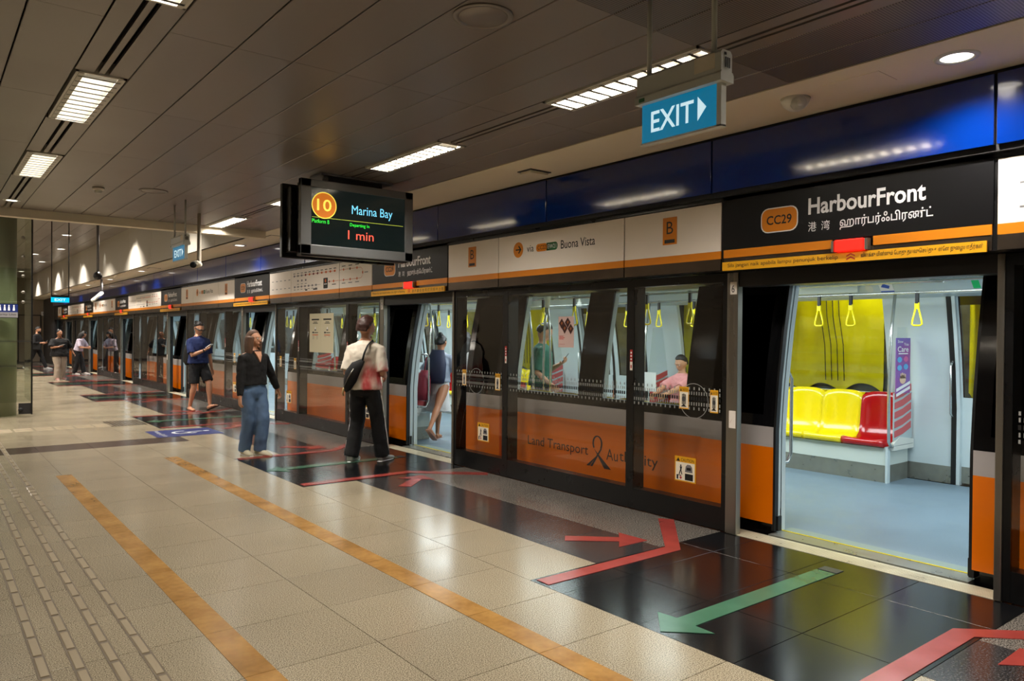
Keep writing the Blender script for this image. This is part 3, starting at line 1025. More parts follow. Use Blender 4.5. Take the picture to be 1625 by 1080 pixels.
text(q, '1 min', (xs0 + .39, zs0 + .085), .285, .088, pl, 5)
q.build('screen_text', [mat('scr_orange', (200, 110, 20), .4, emit=(214, 116, 22), estr=.42), mat('scr_yellow', (240, 220, 90), .4, emit=(244, 220, 84), estr=.62),
                        mat('scr_cyan', (120, 210, 250), .4, emit=(120, 214, 250), estr=.62), mat('scr_line', (160, 170, 60), .4, emit=(170, 180, 60), estr=.7),
                        mat('scr_green', (40, 230, 60), .4, emit=(50, 235, 60), estr=.62), mat('scr_red', (240, 80, 60), .4, emit=(244, 84, 66), estr=.62)], t)


# ================================================================== SIGNS OVER THE DOORS
ST = tag(MB().box(XH + .012, XH + .33, Y0, PE, 2.122, 2.70).box(XH - .0, XH + .33, Y0, PE, 2.672, 2.70).build('trim_5', BLACK), kind='structure')
ZO0, ZO1, ZW1 = 2.215, 2.278, 2.662


def panel_sign(name, ya, yb, label, group):
    t = thing(name, label, 'sign', (XH, (ya + yb) / 2, 2.12), group)
    g = .007
    MB().box(XH, XH + .012, ya + g, yb - g, ZO1, ZW1).build('sign_face', SIGNW, t)
    MB().box(XH, XH + .012, ya + g, yb - g, ZO0, ZO1).build('orange_band', SIGNO, t)
    MB().box(XH, XH + .012, ya + g, yb - g, 2.125, ZO0).build('steel_band', STEELD, t)
    return t


def letter_sign(ya, yb, dn, grp):
    t = panel_sign('platform_letter_sign', ya, yb, dn, 'white platform letter B signs')
    c = -(ya + yb) / 2
    pa = MB().box(XH - .003, XH, -c - .075, -c + .075, 2.375, 2.605).build('orange_plate', SIGNO, t)
    q = MB()
    text(q, 'B', (c - .033, 2.465), .07, .105, on_x(XH - .004))
    rect(q, c - .055, c + .055, 2.388, 2.418, on_x(XH - .004))
    q.build('lettering', INKB, pa)
    return t


def arrow_sign(ya, yb, lab):
    t = panel_sign('direction_sign', ya, yb, lab, 'direction signs over the screen doors')
    c = -yb
    q = MB()
    pl, pl2 = on_x(XH - .001), on_x(XH - .002)
    k = (yb - ya) / 1.95
    circ(q, c + .36 * k, 2.50, .082, pl, 0, 28)
    rect(q, c + .315 * k, c + .40 * k, 2.494, 2.508, pl2, 1)
    quad(q, [(c + .375 * k, 2.545), (c + .36 * k, 2.535), (c + .39 * k, 2.501), (c + .415 * k, 2.501)], pl2, 1)
    quad(q, [(c + .39 * k, 2.501), (c + .36 * k, 2.467), (c + .375 * k, 2.457), (c + .415 * k, 2.501)], pl2, 1)
    text(q, 'via', (c + .51 * k, 2.465), .115 * k, .068, pl, 1)
    rrect(q, c + .665 * k, c + .845 * k, 2.455, 2.535, .035, pl, 0)
    rrect(q, c + .835 * k, c + 1.01 * k, 2.455, 2.535, .035, pl, 2)
    rect(q, c + .835 * k, c + .875 * k, 2.455, 2.535, pl, 2)
    text(q, 'CC22', (c + .69 * k, 2.475), .135 * k, .042, pl2, 1)
    text(q, 'EW21', (c + .855 * k, 2.475), .135 * k, .042, pl2, 3)
    text(q, 'Buona Vista', (c + 1.06 * k, 2.455), .50 * k, .085, pl, 1, bold=.006)
    q.build('lettering', [SIGNO, INKB, INKG, INKW], t)
    return t


def map_sign(ya, yb, lab, kind):
    t = panel_sign('route_map_sign', ya, yb, lab, 'route map signs over the screen doors')
    q = MB()
    pl, pl2 = on_x(XH - .001), on_x(XH - .002)
    a, c = -yb, -ya
    rnd = random.Random(kind)
    if kind == 1:           # wide middle part
        for i in range(11):
            x = a + .14 + .158 * i
            z = 2.555
            m = 4 if i < 3 else (5 if i in (3, 5, 6) else 0)
            if i < 10:
                rect(q, x, x + .158, z - .003, z + .003, pl, 0 if i > 2 else 3)
            rrect(q, x - .03, x + .03, z - .017, z + .017, .012, pl2, m if i > 2 else 3)
            rect(q, x - .045, x + .045, z + .035, z + .048, pl, 1 if i > 2 else 3)
        for i in range(3):
            x = a + .30 + .16 * i
            rrect(q, x - .03, x + .03, 2.455, 2.487, .012, pl2, 3)
            rect(q, x - .04, x + .04, 2.41, 2.42, pl, 3)
        for i in range(7):
            x = a + .16 + .145 * i
            rrect(q, x - .028, x + .028, 2.355, 2.387, .012, pl2, 3)
            rect(q, x - .04, x + .04, 2.32, 2.33, pl, 3)
        rect(q, a + .12, a + 1.2, 2.369, 2.373, pl, 3)
        rect(q, a + .6, a + .69, 2.295, 2.318, pl2, 1)
        rect(q, a + .92, a + 1.08, 2.295, 2.318, pl2, 1)
        rrect(q, a + 1.31, a + 1.47, 2.30, 2.465, .015, pl2, 1)
        circ(q, a + 1.39, 2.42, .028, on_x(XH - .003), 0, 16)
        rect(q, a + 1.335, a + 1.445, 2.362, 2.374, on_x(XH - .003), 2)
        rect(q, a + 1.47, a + 1.86, 2.398, 2.404, pl, 0)
        circ(q, a + 1.53, 2.401, .018, pl2, 5, 12)
        circ(q, a + 1.68, 2.401, .022, pl2, 0, 12)
        rect(q, a + 1.62, a + 1.76, 2.345, 2.357, pl, 1)
    elif kind == 2:         # loop at the end
        for i in range(3):
            x = a + .15 + .22 * i
            for z, dz in ((2.555, .045), (2.40, -.055)):
                rect(q, x - (.15 if i == 0 else 0), x + .22 if i < 2 else x + .1, z - .003, z + .003, pl, 0)
                circ(q, x, z, .02, pl2, 0, 12)
                rect(q, x - .06, x + .06, z + dz, z + dz + .012, pl, 1 if z > 2.5 else 3)
        circ(q, a + .36, 2.555, .018, on_x(XH - .003), 6, 12)
        for k in range(10):
            a0, a1 = math.radians(-90 + 18 * k), math.radians(-72 + 18 * k)
            quad(q, [(a + .69 + .0775 * math.cos(v) * r_, 2.4775 + .0775 * math.sin(v) * r_) for v, r_ in ((a0, .96), (a1, .96), (a1, 1.04), (a0, 1.04))], pl, 0)
        circ(q, a + .767, 2.478, .02, pl2, 0, 12)
        rect(q, a + .82, a + .93, 2.47, 2.482, pl, 3)
    else:
        for i in range(5):
            for z in (2.50, 2.36):
                rect(q, a + .12 + .19 * i, a + .2 + .19 * i, z, z + .012, pl, 3)
    q.build('map_print', [mat('map_orange', (206, 96, 34), .5), INKB, INKW, INKGR, INKGR, mat('map_maroon', (120, 34, 34), .5), INKG], t)
    return t


def station_sign(ya, yb, lab, variant):
    t = thing('station_name_sign', lab, 'sign', (XH, (ya + yb) / 2, 2.12), 'black station name signs over the open doors')
    c = -yb
    w_ = yb - ya
    MB().box(XH, XH + .012, ya + .006, yb - .006, 2.282, 2.70).build('sign_face', SIGNB, t)
    MB().box(XH - .002, XH + .012, ya + .012, ya + .72, 2.218, 2.280).box(XH - .002, XH + .012, ya + 1.01, yb - .012, 2.218, 2.280).build('orange_band', SIGNO, t)
    MB().box(XH + .002, XH + .012, ya + .012, yb - .012, 2.125, 2.216).build('steel_band', STEELD, t)
    MB().box(XH - .028, XH - .012, ya + .03, yb - .02, 2.116, 2.183).build('instruction_strip', SIGNY, t)
    q = MB()
    pl, pl2 = on_x(XH - .001), on_x(XH - .002)
    rrect(q, c + .345, c + .65, 2.377, 2.562, .06, pl, 1)
    rrect(q, c + .353, c + .642, 2.385, 2.554, .055, pl2, 0)
    text(q, 'CC29', (c + .395, 2.435), .205, .068, on_x(XH - .003), 2, bold=.015)
    text(q, 'HarbourFront', (c + .73, 2.475), .80, .118, pl, 1, bold=.022)
    text(q, '港', (c + .73, 2.355), .062, .068, pl, 1)
    text(q, '湾', (c + .83, 2.355), .062, .068, pl, 1)
    text(q, 'ஹார்பர்ஃபிரண்ட்', (c + .965, 2.345), .61, .09, pl, 1, bold=.012)
    q.build('lettering', [SIGNO, INKW, INKB], t)
    q = MB()
    pl = on_x(XH - .029)
    if variant % 2 == 0:
        text(q, 'Sila jangan naik apabila lampu penunjuk berkelip', (c + .07, 2.132), .90, .037, pl, 0)
        text(q, 'விளக்கு மின்னும் ேபாது தயவுெசய்து உள்ேள நுைழயாதீர்கள்', (c + 1.13, 2.13), .74, .042, pl, 0, bold=.012)
    else:
        text(q, 'Please do not board when the light is flashing', (c + .07, 2.132), .88, .037, pl, 0)
        text(q, '请 不 要 在 信 号 灯 闪 烁 时 上 车', (c + 1.13, 2.128), .74, .042, pl, 0)
    for k in range(2):
        quad(q, [(c + 1.03, 2.128 + .022 * k), (c + 1.06, 2.143 + .022 * k), (c + 1.09, 2.128 + .022 * k), (c + 1.09, 2.138 + .022 * k), (c + 1.06, 2.153 + .022 * k), (c + 1.03, 2.138 + .022 * k)], pl, 1)
    q.build('instruction_lettering', [INKB, INKR], t)
    lt = thing('warning_lamp', lab.replace('black station name sign', 'glowing red door lamp under the station sign'), 'lamp', (XH - .02, ya + .865, 2.23), 'red lamps over the doors')
    MB().bbox(XH - .05, XH - .004, ya + .765, ya + .965, 2.188, 2.270, .008).build('lamp_lens', LAMP_R, lt)
    MB().box(XH - .046, XH, ya + .735, ya + .757, 2.19, 2.266).box(XH - .046, XH, ya + .973, ya + .99, 2.19, 2.266).build('lamp_bracket', STEEL, lt)
    return t


for n in range(-1, 7):
    ya, yb = 1.722 + P * n, 3.640 + P * n
    if n >= 0:
        station_sign(ya, yb, f'black station name sign over the {ORD[n]} open door', n)
    a = yb + .01
    e = PE if n == 6 else 1.712 + P * (n + 1)
    if n == 6:
        letter_sign(a, min(a + 1.05, e), 'white letter B sign at the far end of the platform', '')
        break
    if n < 0:
        a = e - 3.93
    w3 = (e - a)
    y1_, y2_ = a + w3 * .267, a + w3 * .745
    bay = f'between the {ORD[n]} and {ORD[n + 1]} open doors' if n >= 0 else 'at the right edge of the frame'
    if n % 2 == 0:
        letter_sign(a, y1_, f'white letter B sign, nearer one {bay}', '')
        arrow_sign(y1_, y2_, f'white arrow sign via another station {bay}')
        letter_sign(y2_, e, f'white letter B sign, farther one {bay}', '')
    else:
        map_sign(a, y1_, f'narrow route map sign, nearer part, {bay}', 2)
        map_sign(y1_, y2_, f'wide route map sign, middle part, {bay}', 1)
        map_sign(y2_, e, f'narrow route map sign, farther part, {bay}', 3)

# ================================================================== GLASS SCREENS
def caution(t, y, z, w=.225, h=.215, kind=0, X=XG - .002):
    """yellow caution label stuck on the glass"""
    o = MB().box(X - .0015, X, y - w / 2, y + w / 2, z - h / 2, z + h / 2).build('caution_label', SIGNY, t)
    q = MB()
    pl, pl2 = on_x(X - .0022), on_x(X - .003)
    c = -y
    rect(q, c - w * .45, c + w * .45, z - h * .45, z + h * .27, pl, 1)
    text(q, 'CAUTION', (c - w * .2, z + h * .31), w * .62, h * .12, pl)
    quad(q, [(c - w * .42, z + h * .30), (c - w * .24, z + h * .30), (c - w * .33, z + h * .45)], pl)
    if kind == 0:           # person beside a train
        circ(q, c - w * .2, z + h * .14, w * .035, pl2, 0, 8)
        quad(q, [(c - w * .25, z + h * .1), (c - w * .14, z + h * .1), (c - w * .17, z - h * .05), (c - w * .12, z - h * .22), (c - w * .17, z - h * .22), (c - w * .2, z - h * .08), (c - w * .25, z - h * .22), (c - w * .3, z - h * .22), (c - w * .23, z - h * .02)], pl2)
        rect(q, c - w * .4, c - w * .18, z - h * .27, z - h * .24, pl2)
        rect(q, c - w * .4, c - w * .32, z - h * .42, z - h * .26, pl2)
        quad(q, [(c - w * .2, z - h * .42), (c - w * .27, z - h * .33), (c - w * .22, z - h * .33), (c - w * .22, z - h * .26), (c - w * .18, z - h * .26), (c - w * .18, z - h * .33), (c - w * .13, z - h * .33)], pl2, 2)
        quad(q, [(c, z - h * .1), (c + w * .36, z - h * .1), (c + w * .33, z + h * .12), (c + w * .25, z + h * .21), (c + w * .11, z + h * .21), (c + w * .03, z + h * .12)], pl2, 3)
        rect(q, c + w * .08, c + w * .28, z - h * .02, z + h * .09, on_x(X - .0036))
        rect(q, c, c + w * .38, z - h * .42, z - h * .16, pl2)
    else:                   # hand
        circ(q, c, z - h * .05, w * .22, pl2, 3, 12)
        for k in range(4):
            rect(q, c - w * .2 + w * .11 * k, c - w * .13 + w * .11 * k, z - h * .3, z + h * .2 - w * .05 * abs(k - 1.5), on_x(X - .0036))
        quad(q, [(c - w * .32, z - h * .4), (c + w * .32, z - h * .4), (c, z - h * .28)], on_x(X - .004))
    q.build('printed_symbol', [INKB, C_WHITE, INKR, INKGR], o)
    return o


MARKW = mat('marking_grey', (150, 150, 146), .5)


def markings(mb, ya, yb, X=XG - .003):
    pl = on_x(X)
    y = ya + .02
    k = 0
    while y < yb - .015:
        p = -y
        rect(mb, p - .0085, p + .0085, 1.055, 1.085, pl, 0)
        for zc in (1.025, 1.115):
            rect(mb, p - .005, p + .005, zc - .014, zc + .014, pl, 1)
        if k % 2 == 0:
            for zc in (.985, 1.155):
                rect(mb, p - .006, p + .006, zc - .012, zc + .012, pl, 1)
        y += .026
        k += 1


def screen_panel(ya, yb, lab, marks=True, frame=.045, front=XG, solid=True):
    t = thing('glass_screen_panel', lab, 'screen panel', (front, (ya + yb) / 2, 0), 'glass screen panels beside the tracks')
    D = .15
    q = MB()
    q.box(front, front + D, ya, ya + frame, .008, 2.115).box(front, front + D, yb - frame, yb, .008, 2.115)
    q.box(front, front + D * .6, ya + frame, yb - frame, 2.045, 2.115)
    q.build('frame', BLACK, t)
    MB().box(front + .001, front + D * .8, ya + frame, yb - frame, .008, .196).build('kick_plate', BLACK, t)
    MB().box(front + .004, front + .016, ya + frame, yb - frame, .196, 2.045).build('glass_pane', SCRG, t)
    if marks:
        q = MB()
        markings(q, ya + frame, yb - frame)
        tag(q.build('glass_marking', [INKB, MARKW], t), kind='stuff')
    return t


def steel_post(ya, yb, lab, num=None):
    t = thing('door_post', lab, 'door post', (XG, (ya + yb) / 2, 0), 'steel posts beside the platform doors')
    MB().bbox(XG - .012, XG + .05, ya, yb, .004, 2.118, .006).build('post_body', STEEL, t)
    if num:
        o = MB().box(XG - .014, XG - .0125, ya + .012, yb - .03, 1.94, 2.04).build('number_plate', SIGNW, t)
        q = MB()
        text(q, num, (-(yb - .03) + .014, 1.955), .028, .06, on_x(XG - .0145))
        q.build('lettering', INKB, o)
        o = MB().box(XG - .014, XG - .0125, ya + .012, yb - .03, .86, 1.0).build('warning_label', SIGNW, t)
        q = MB()
        quad(q, [(-(yb - .03) + .01, .9), (-(yb - .03) + .04, .95), (-(yb - .03) + .045, .96), (-(yb - .03) + .015, .905)], on_x(XG - .0145))
        q.build('printed_symbol', INKR, o)
    return t


def near_edge(n):
    return 1.76 if n == 0 else 1.86 + P * n


for n in range(-1, 7):
    a = 3.60 + P * n
    e = PE if n == 6 else near_edge(n + 1) - .045
    dn = f'the {ORD[n]} open door' if n >= 0 else 'the door behind the camera'
    nx = f'the {ORD[n + 1]} open door' if n < 6 else 'the platform end'
    if n >= 0:
        steel_post(a, a + .105, f'steel post on the far side of {dn}', str(6 + n) if n < 4 else None)
        tag(MB().box(XG, XG + .13, near_edge(n), a, 2.0, 2.12).box(XG + .13, XG + .16, near_edge(n), a, 2.0, 2.3).build('door_header_bar', DGREY), f'dark header bar above {dn}', 'header bar', 'header bars above the platform doors')
    if n < 6:
        steel_post(e, e + .042, f'thin steel post on the near side of {nx}')
    s1, s2 = a + 1.17, a + 3.06
    if n == 6:
        s1, s2 = a + .8, a + 1.5
    if n == -1:
        s1, s2 = e - 2.9, e - .93
        a = e - 3.95
    for k, (ya, yb) in enumerate(((a + .108, s1), (s1, s2), (s2, e))):
        if k == 1:
            fr = .048
        lab = [f'narrow glass screen panel next beyond {dn}', f'wide middle glass screen panel beyond {dn}', f'narrow glass screen panel just before {nx}'][k]
        t = screen_panel(ya, yb, lab, marks=(n <= 2))
        if n <= 2:
            yc = (ya + yb) / 2
            if k == 0:
                caution(t, yb - .65 if n >= 0 else yc, .455)
                caution(t, yb - .63, 1.07, .10, .19, 1)
                caution(t, ya + .12, 1.06, .08, .19, 1)
            if k == 2:
                caution(t, ya + .40, .46)
                caution(t, ya + .13, 1.06, .09, .19, 1)
                caution(t, yb - .22, 1.08, .08, .19, 1)
                if n == 0:
                    pass
            if k in (0, 2):     # ring on the glass
                q = MB()
                pl = on_x(XG - .001)
                cc = -(ya + (.33 if k == 0 else .55))
                for j in range(24):
                    a0, a1 = 2 * math.pi * j / 24, 2 * math.pi * (j + 1) / 24
                    quad(q, [(cc + .145 * math.cos(a0), 1.05 + .145 * math.sin(a0)), (cc + .145 * math.cos(a1), 1.05 + .145 * math.sin(a1)), (cc + .15 * math.cos(a1), 1.05 + .15 * math.sin(a1)), (cc + .15 * math.cos(a0), 1.05 + .15 * math.sin(a0))], pl)
                q.build('ring_marking', MARKW, t)
            if k < 2:           # red emergency strip on the frame
                o = MB().box(XG - .002, XG, yb - .03, yb + .0, 1.36, 1.47).build('emergency_label', INKR, t)
                o2 = MB().box(XG - .002, XG, yb - .03, yb + .0, 1.28, 1.36).build('instruction_label', SIGNW, t)
                q = MB()
                rect(q, -yb + .008, -yb + .022, 1.30, 1.33, on_x(XG - .003))
                q.build('printed_symbol', INKR, o2)
                q = MB()
                for k2 in range(3):
                    rect(q, -yb + .006, -yb + .024, 1.375 + .03 * k2, 1.39 + .03 * k2, on_x(XG - .003))
                q.build('printed_symbol', INKW, o)

# poster on the wide panel of the first bay
t = thing('poster', 'pink and white poster with dark diamond photos on the glass', 'poster', (XG - .006, 5.645, 1.63))
MB().box(XG - .006, XG - .003, 5.53, 5.76, 1.475, 1.79).build('poster_sheet', mat('poster_pink', (206, 178, 172), .5), t)
q = MB()
pl, pl2 = on_x(XG - .0068), on_x(XG - .0072)
for (px, pz) in ((-5.71, 1.72), (-5.62, 1.73), (-5.575, 1.665), (-5.665, 1.67)):
    quad(q, [(px - .043, pz), (px, pz - .058), (px + .043, pz), (px, pz + .05)], pl, 0)
    quad(q, [(px - .015, pz), (px, pz - .02), (px + .018, pz + .005), (px, pz + .02)], pl2, 2)
for k in range(3):
    rect(q, -5.745, -5.68 + .015 * (k % 2), 1.585 - .014 * k, 1.592 - .014 * k, pl, 1)
rect(q, -5.745, -5.66, 1.505, 1.508, pl, 1)
q.build('poster_print', [mat('poster_dark', (52, 18, 16), .5), INKR, mat('poster_tan', (150, 88, 48), .5)], t)
for i in range(2):
    ya = 11.10 + .465 * i
    t = thing('notice', ['cream notice sheet on the glass, right one of the pair', 'cream notice sheet on the glass, left one of the pair'][i], 'notice', (XG - .004, ya + .23, 1.6), 'pair of cream notices on the glass')
    MB().box(XG - .006, XG - .003, ya, ya + .462, 1.28, 1.92).build('notice_sheet', mat('notice_cream', (206, 198, 168), .6), t)
    q = MB()
    c = -(ya + .23)
    rect(q, c - .15, c + .15, 1.81, 1.835, pl, 0)
    rect(q, c - .07, c + .07, 1.775, 1.785, pl, 0)
    rect(q, c - .1, c + .1, 1.755, 1.765, pl, 0)
    rect(q, c - .03, c + .03, 1.64, 1.66, pl, 0)
    quad(q, [(c - .02, 1.66), (c + .02, 1.66), (c + .012, 1.70), (c - .012, 1.70)], pl, 3)
    rect(q, c - .12, c - .05, 1.595, 1.62, pl, 0)
    rect(q, c - .04, c + .11, 1.6, 1.612, pl, 0)
    rect(q, c - .12, c + .11, 1.56, 1.575, pl, 1)
    for k in range(3 if i else 1):
        rect(q, c - .12, c - .04, 1.54 - .02 * k, 1.546 - .02 * k, pl, 2)
        rect(q, c + .05, c + .1, 1.54 - .02 * k, 1.546 - .02 * k, pl, 2)
    q.build('printed_symbol', [INKB, mat('notice_orange', (196, 96, 50), .5), INKGR, INKW], t)


# ================================================================== THE TRAIN
def xs(z):                       # outer skin, near side
    return 5.50 + (0.20 * ((z - .8) / 1.3) ** 1.5 if z > .8 else 0)


MIR = 14.5


def skin(mb, ya, yb, z0, z1, dx, th, m=0, far=False, seg=5):
    zz = [z0 + (z1 - z0) * i / seg for i in range(seg + 1)] if z1 > .8 and z1 - z0 > .25 else [z0, z1]
    pts = []
    for z in zz:
        pts.append((xs(z) + dx, z))
    for z in zz[::-1]:
        pts.append((xs(z) + dx + th, z))
    if far:
        pts = [(MIR - x, z) for x, z in pts]
    n = len(zz)
    if ya > yb: ya, yb = yb, ya
    vs = [(x, ya, z) for x, z in pts] + [(x, yb, z) for x, z in pts]
    N = 2 * n
    fs = []
    for i in range(n - 1):
        j = N - 1 - i
        fs += [(i, i + 1, j - 1, j), (N + i, N + j, N + j - 1, N + i + 1), (i, N + i, N + i + 1, i + 1), (j, j - 1, N + j - 1, N + j)]
    fs += [(0, N - 1, 2 * N - 1, N), (n - 1, 2 * n - 1 + 0 if False else n, N + n, N + n - 1)]
    mb.add(vs, fs, m)
    return mb


train = thing('train', 'orange and grey driverless metro train standing with its doors open', 'train', (7.25, 2.7, 0))
YT0, YT1 = -4.5, PE
DO0, DO1 = 1.985, 3.46      # door opening of the first door
ZT = 2.06                   # top of the doors and windows
q = MB().box(5.62, 8.88, YT0, YT1, -.10, 0.0)
q.build('floor_panel', T_FL, train)
MB().box(5.50, 9.0, YT0, YT1, -.9, -.11).build('underframe', T_BK, train)
MB().box(6.15, 8.35, YT0, YT1, 2.26, 2.30).build('roof_lining', T_WH, train)
for far in (False, True):
    q = MB()
    pr_ = [(8.72, 2.05), (8.60, 2.08), (8.42, 2.27), (8.34, 2.30), (8.9, 2.34)]
    if not far:
        pr_ = [(MIR - x, z) for x, z in pr_]
    q.prism(pr_, 'y', YT0, YT1)
    q.build('cove_panel', T_WH, train)
    q = MB()
    skin(q, YT0, YT1, ZT + .03, 2.5, 0, .03, 0, far)
    q.build('cant_rail', T_BK, train)
MB().box(5.9, 8.6, YT0, YT1, 2.5, 2.56).build('roof', DGREY, train)


def side(n, far):
    """wall between door n and door n+1 on one side"""
    ya, yb = DO1 + P * n, DO0 + P * (n + 1)
    ya, yb = max(ya, YT0), min(yb, YT1)
    if far:
        w = [(ya + .69, ya + 1.99 + .03), (yb - 2.02, yb - .69)]
    else:
        w = [(ya + .94, ya + 2.015), (yb - 2.015, yb - .94)]
    ok = yb - ya > 4
    if not ok:
        w = []
    q = MB()
    skin(q, ya, yb, -.1, .075, .004, .02, 0, far)
    skin(q, ya, yb, .865, .955, 0, .02, 0, far)
    ps = [ya] + [v for a, c in w for v in (a, c)] + [yb]
    for i in range(0, len(ps), 2):
        skin(q, ps[i], ps[i + 1], .955, ZT, 0, .02, 0, far)
    q.build('upper_bodywork', T_BK, train)
    q = MB()
    skin(q, ya, yb, .70, .865, 0, .02, 0, far)
    q.build('grey_band', T_GR, train)
    q = MB()
    skin(q, ya, yb, .075, .70, 0, .02, 0, far)
    q.build('orange_band', T_OR, train)
    q = MB()
    skin(q, ya, yb, .19, .955, .07, .012, 0, far)
    for i in range(0, len(ps), 2):
        skin(q, ps[i], ps[i + 1], .955, ZT, .07, .012, 0, far)
    for a, c in w:
        for y in (a, c):
            skin(q, y - .004, y + .004, .955, ZT, .02, .05, 0, far)
    q.build('inner_lining', T_WH, train)
    q = MB()
    skin(q, ya, yb, 0, .19, .066, .016, 0, far)
    q.build('kick_strip', T_ST, train)
    for a, c in w:
        q = MB()
        skin(q, a, c, .955, ZT, .006, .006, 0, far)
        q.build('window', TRG, train)


def leaf(n, far, s):
    """one door leaf; s=-1 the near one, +1 the far one; closed on the tunnel side, slid open outside on the platform side"""
    c = (DO0 + DO1) / 2 + P * n
    hw = (DO1 - DO0) / 2
    if far:
        a, b_ = (c, c + hw) if s > 0 else (c - hw, c)
        dx = .01
    else:
        a, b_ = (c + hw, c + 2 * hw - .02) if s > 0 else (c - 2 * hw + .02, c - hw)
        dx = -.045
    q = MB()
    g = .10
    skin(q, a, b_, .865, .96, dx, .03, 0, far)
    skin(q, a, a + g, .96, ZT, dx, .03, 0, far)
    skin(q, b_ - g, b_, .96, ZT, dx, .03, 0, far)
    skin(q, a, b_, ZT - .10, ZT, dx - .001, .03, 0, far)
    o = q.build('door_leaf', T_BK, train)
    if far:
        q = MB()
        skin(q, a + .05, b_ - .0, .20, .955, dx + .031, .012, 0, far)
        skin(q, a + .0, a + g, .955, ZT, dx + .031, .012, 0, far)
        skin(q, b_ - g, b_, .955, ZT, dx + .031, .012, 0, far)
        q.build('inner_face', T_WH, o)
        q = MB()
        skin(q, a, b_, .02, .20, dx + .031, .012, 0, far)
        q.build('kick_strip', T_ST, o)
    q = MB()
    skin(q, a, b_, .70, .865, dx, .03, 0, far)
    q.build('grey_band', T_GR, o)
    q = MB()
    skin(q, a, b_, .075, .70, dx, .03, 0, far)
    q.build('orange_band', T_OR, o)
    q = MB()
    skin(q, a + g, b_ - g, .96, ZT - .10, dx + .012, .006, 0, far)
    q.build('leaf_window', TRG if far else glass('leaf_glass_dark', (.10, .10, .10), .07) if 'leaf_glass_dark' not in MATS else MATS['leaf_glass_dark'], o)
    q = MB()
    ed = a if s > 0 else b_
    skin(q, ed - s * .02, ed + s * .012, .02, ZT, dx + .002, .05, 0, far)
    if not far:
        skin(q, ed - s * .035, ed - s * .02, .02, .14, dx + .03, .05, 0, far)
    q.build('rubber_edge', T_RU, o)
    return o


for n in range(-1, 7):
    for far in (False, True):
        side(n, far)
        if n >= 0:
            for s in (-1, 1):
                leaf(n, far, s)
    if n < 0:
        continue
    c = (DO0 + DO1) / 2 + P * n
    MB().box(5.40, 5.62, DO0 + P * n - .0, DO1 + P * n, -.03, .004).build('door_tread', T_ST, train)
    MB().box(5.615, 5.74, DO0 + P * n, DO1 + P * n, -.002, .006).build('tread_plate', mat('tread_green_grey', (128, 144, 138), .45), train)
    MB().box(5.592, 5.604, DO0 + P * n, DO1 + P * n, .004, .008).build('yellow_edge_line', T_SY, train)
    for y in (DO0 + P * n, DO1 + P * n):     # white jambs of the open side, black seals of the far door
        s = 1 if y > c else -1
        q = MB()
        skin(q, y, y + s * .03, 0, ZT, .02, .12, 0, False)
        q.build('door_jamb', T_WH, train)
        q = MB()
        skin(q, y - .0, y - s * .05, 0, ZT, .0, .10, 0, True)
        q.build('door_seal', T_RU, train)
    q = MB()
    skin(q, DO1 + P * n - .055, DO1 + P * n - .09, 0, ZT, .0, .105, 0, True)
    q.build('white_trim', T_WH, train)
    q = MB()
    q.box(5.75, 6.2, DO0 + P * n - .1, DO1 + P * n + .1, ZT + .01, ZT + .05)
    q.build('door_soffit', T_WH, train)

# ribbon emblem and operator lettering on the orange side
q = MB()
pl = on_x(5.497)
XX = 5.50
text(q, 'Land Transport', (-6.64, .315), .99, .135, pl)
text(q, 'Au', (-5.385, .335), .16, .115, pl)
text(q, 'thority', (-5.205, .315), .50, .135, pl)
cy_, cz_ = -5.515, .485
ro = []
for k in range(17):
    a0 = math.radians(-42 + 264 * k / 16)
    ro.append((cy_ + .062 * math.cos(a0), cz_ + .075 * math.sin(a0), .012 + .012 * abs(math.cos(a0 / 1.0))))
pts = ro
for i in range(len(pts) - 1):
    (p0, q0, w0), (p1, q1, w1) = pts[i], pts[i + 1]
    def off(p, q_, w_):
        d = Vector((p - cy_, q_ - cz_)).normalized() * w_ * .5
        return (p + d.x, q_ + d.y), (p - d.x, q_ - d.y)
    a_, b2 = off(p0, q0, w0)
    c_, d_ = off(p1, q1, w1)
    quad(q, [a_, c_, d_, b2], pl, 1)
quad(q, [(cy_ + .048, cz_ - .045), (cy_ + .066, cz_ - .05), (cy_ - .07, cz_ - .245), (cy_ - .10, cz_ - .245)], on_x(5.4965), 1)
quad(q, [(cy_ + .005, cz_ - .118), (cy_ + .018, cz_ - .105), (cy_ - .115, cz_ - .245), (cy_ - .16, cz_ - .245)], on_x(5.4965), 1)
quad(q, [(cy_ - .066, cz_ - .035), (cy_ - .046, cz_ - .06), (cy_ + .20, cz_ - .245), (cy_ + .10, cz_ - .245)], on_x(5.496), 1)
q.build('side_lettering', [mat('train_letter', (64, 38, 20), .5), mat('train_ribbon', (52, 36, 38), .5)], train)


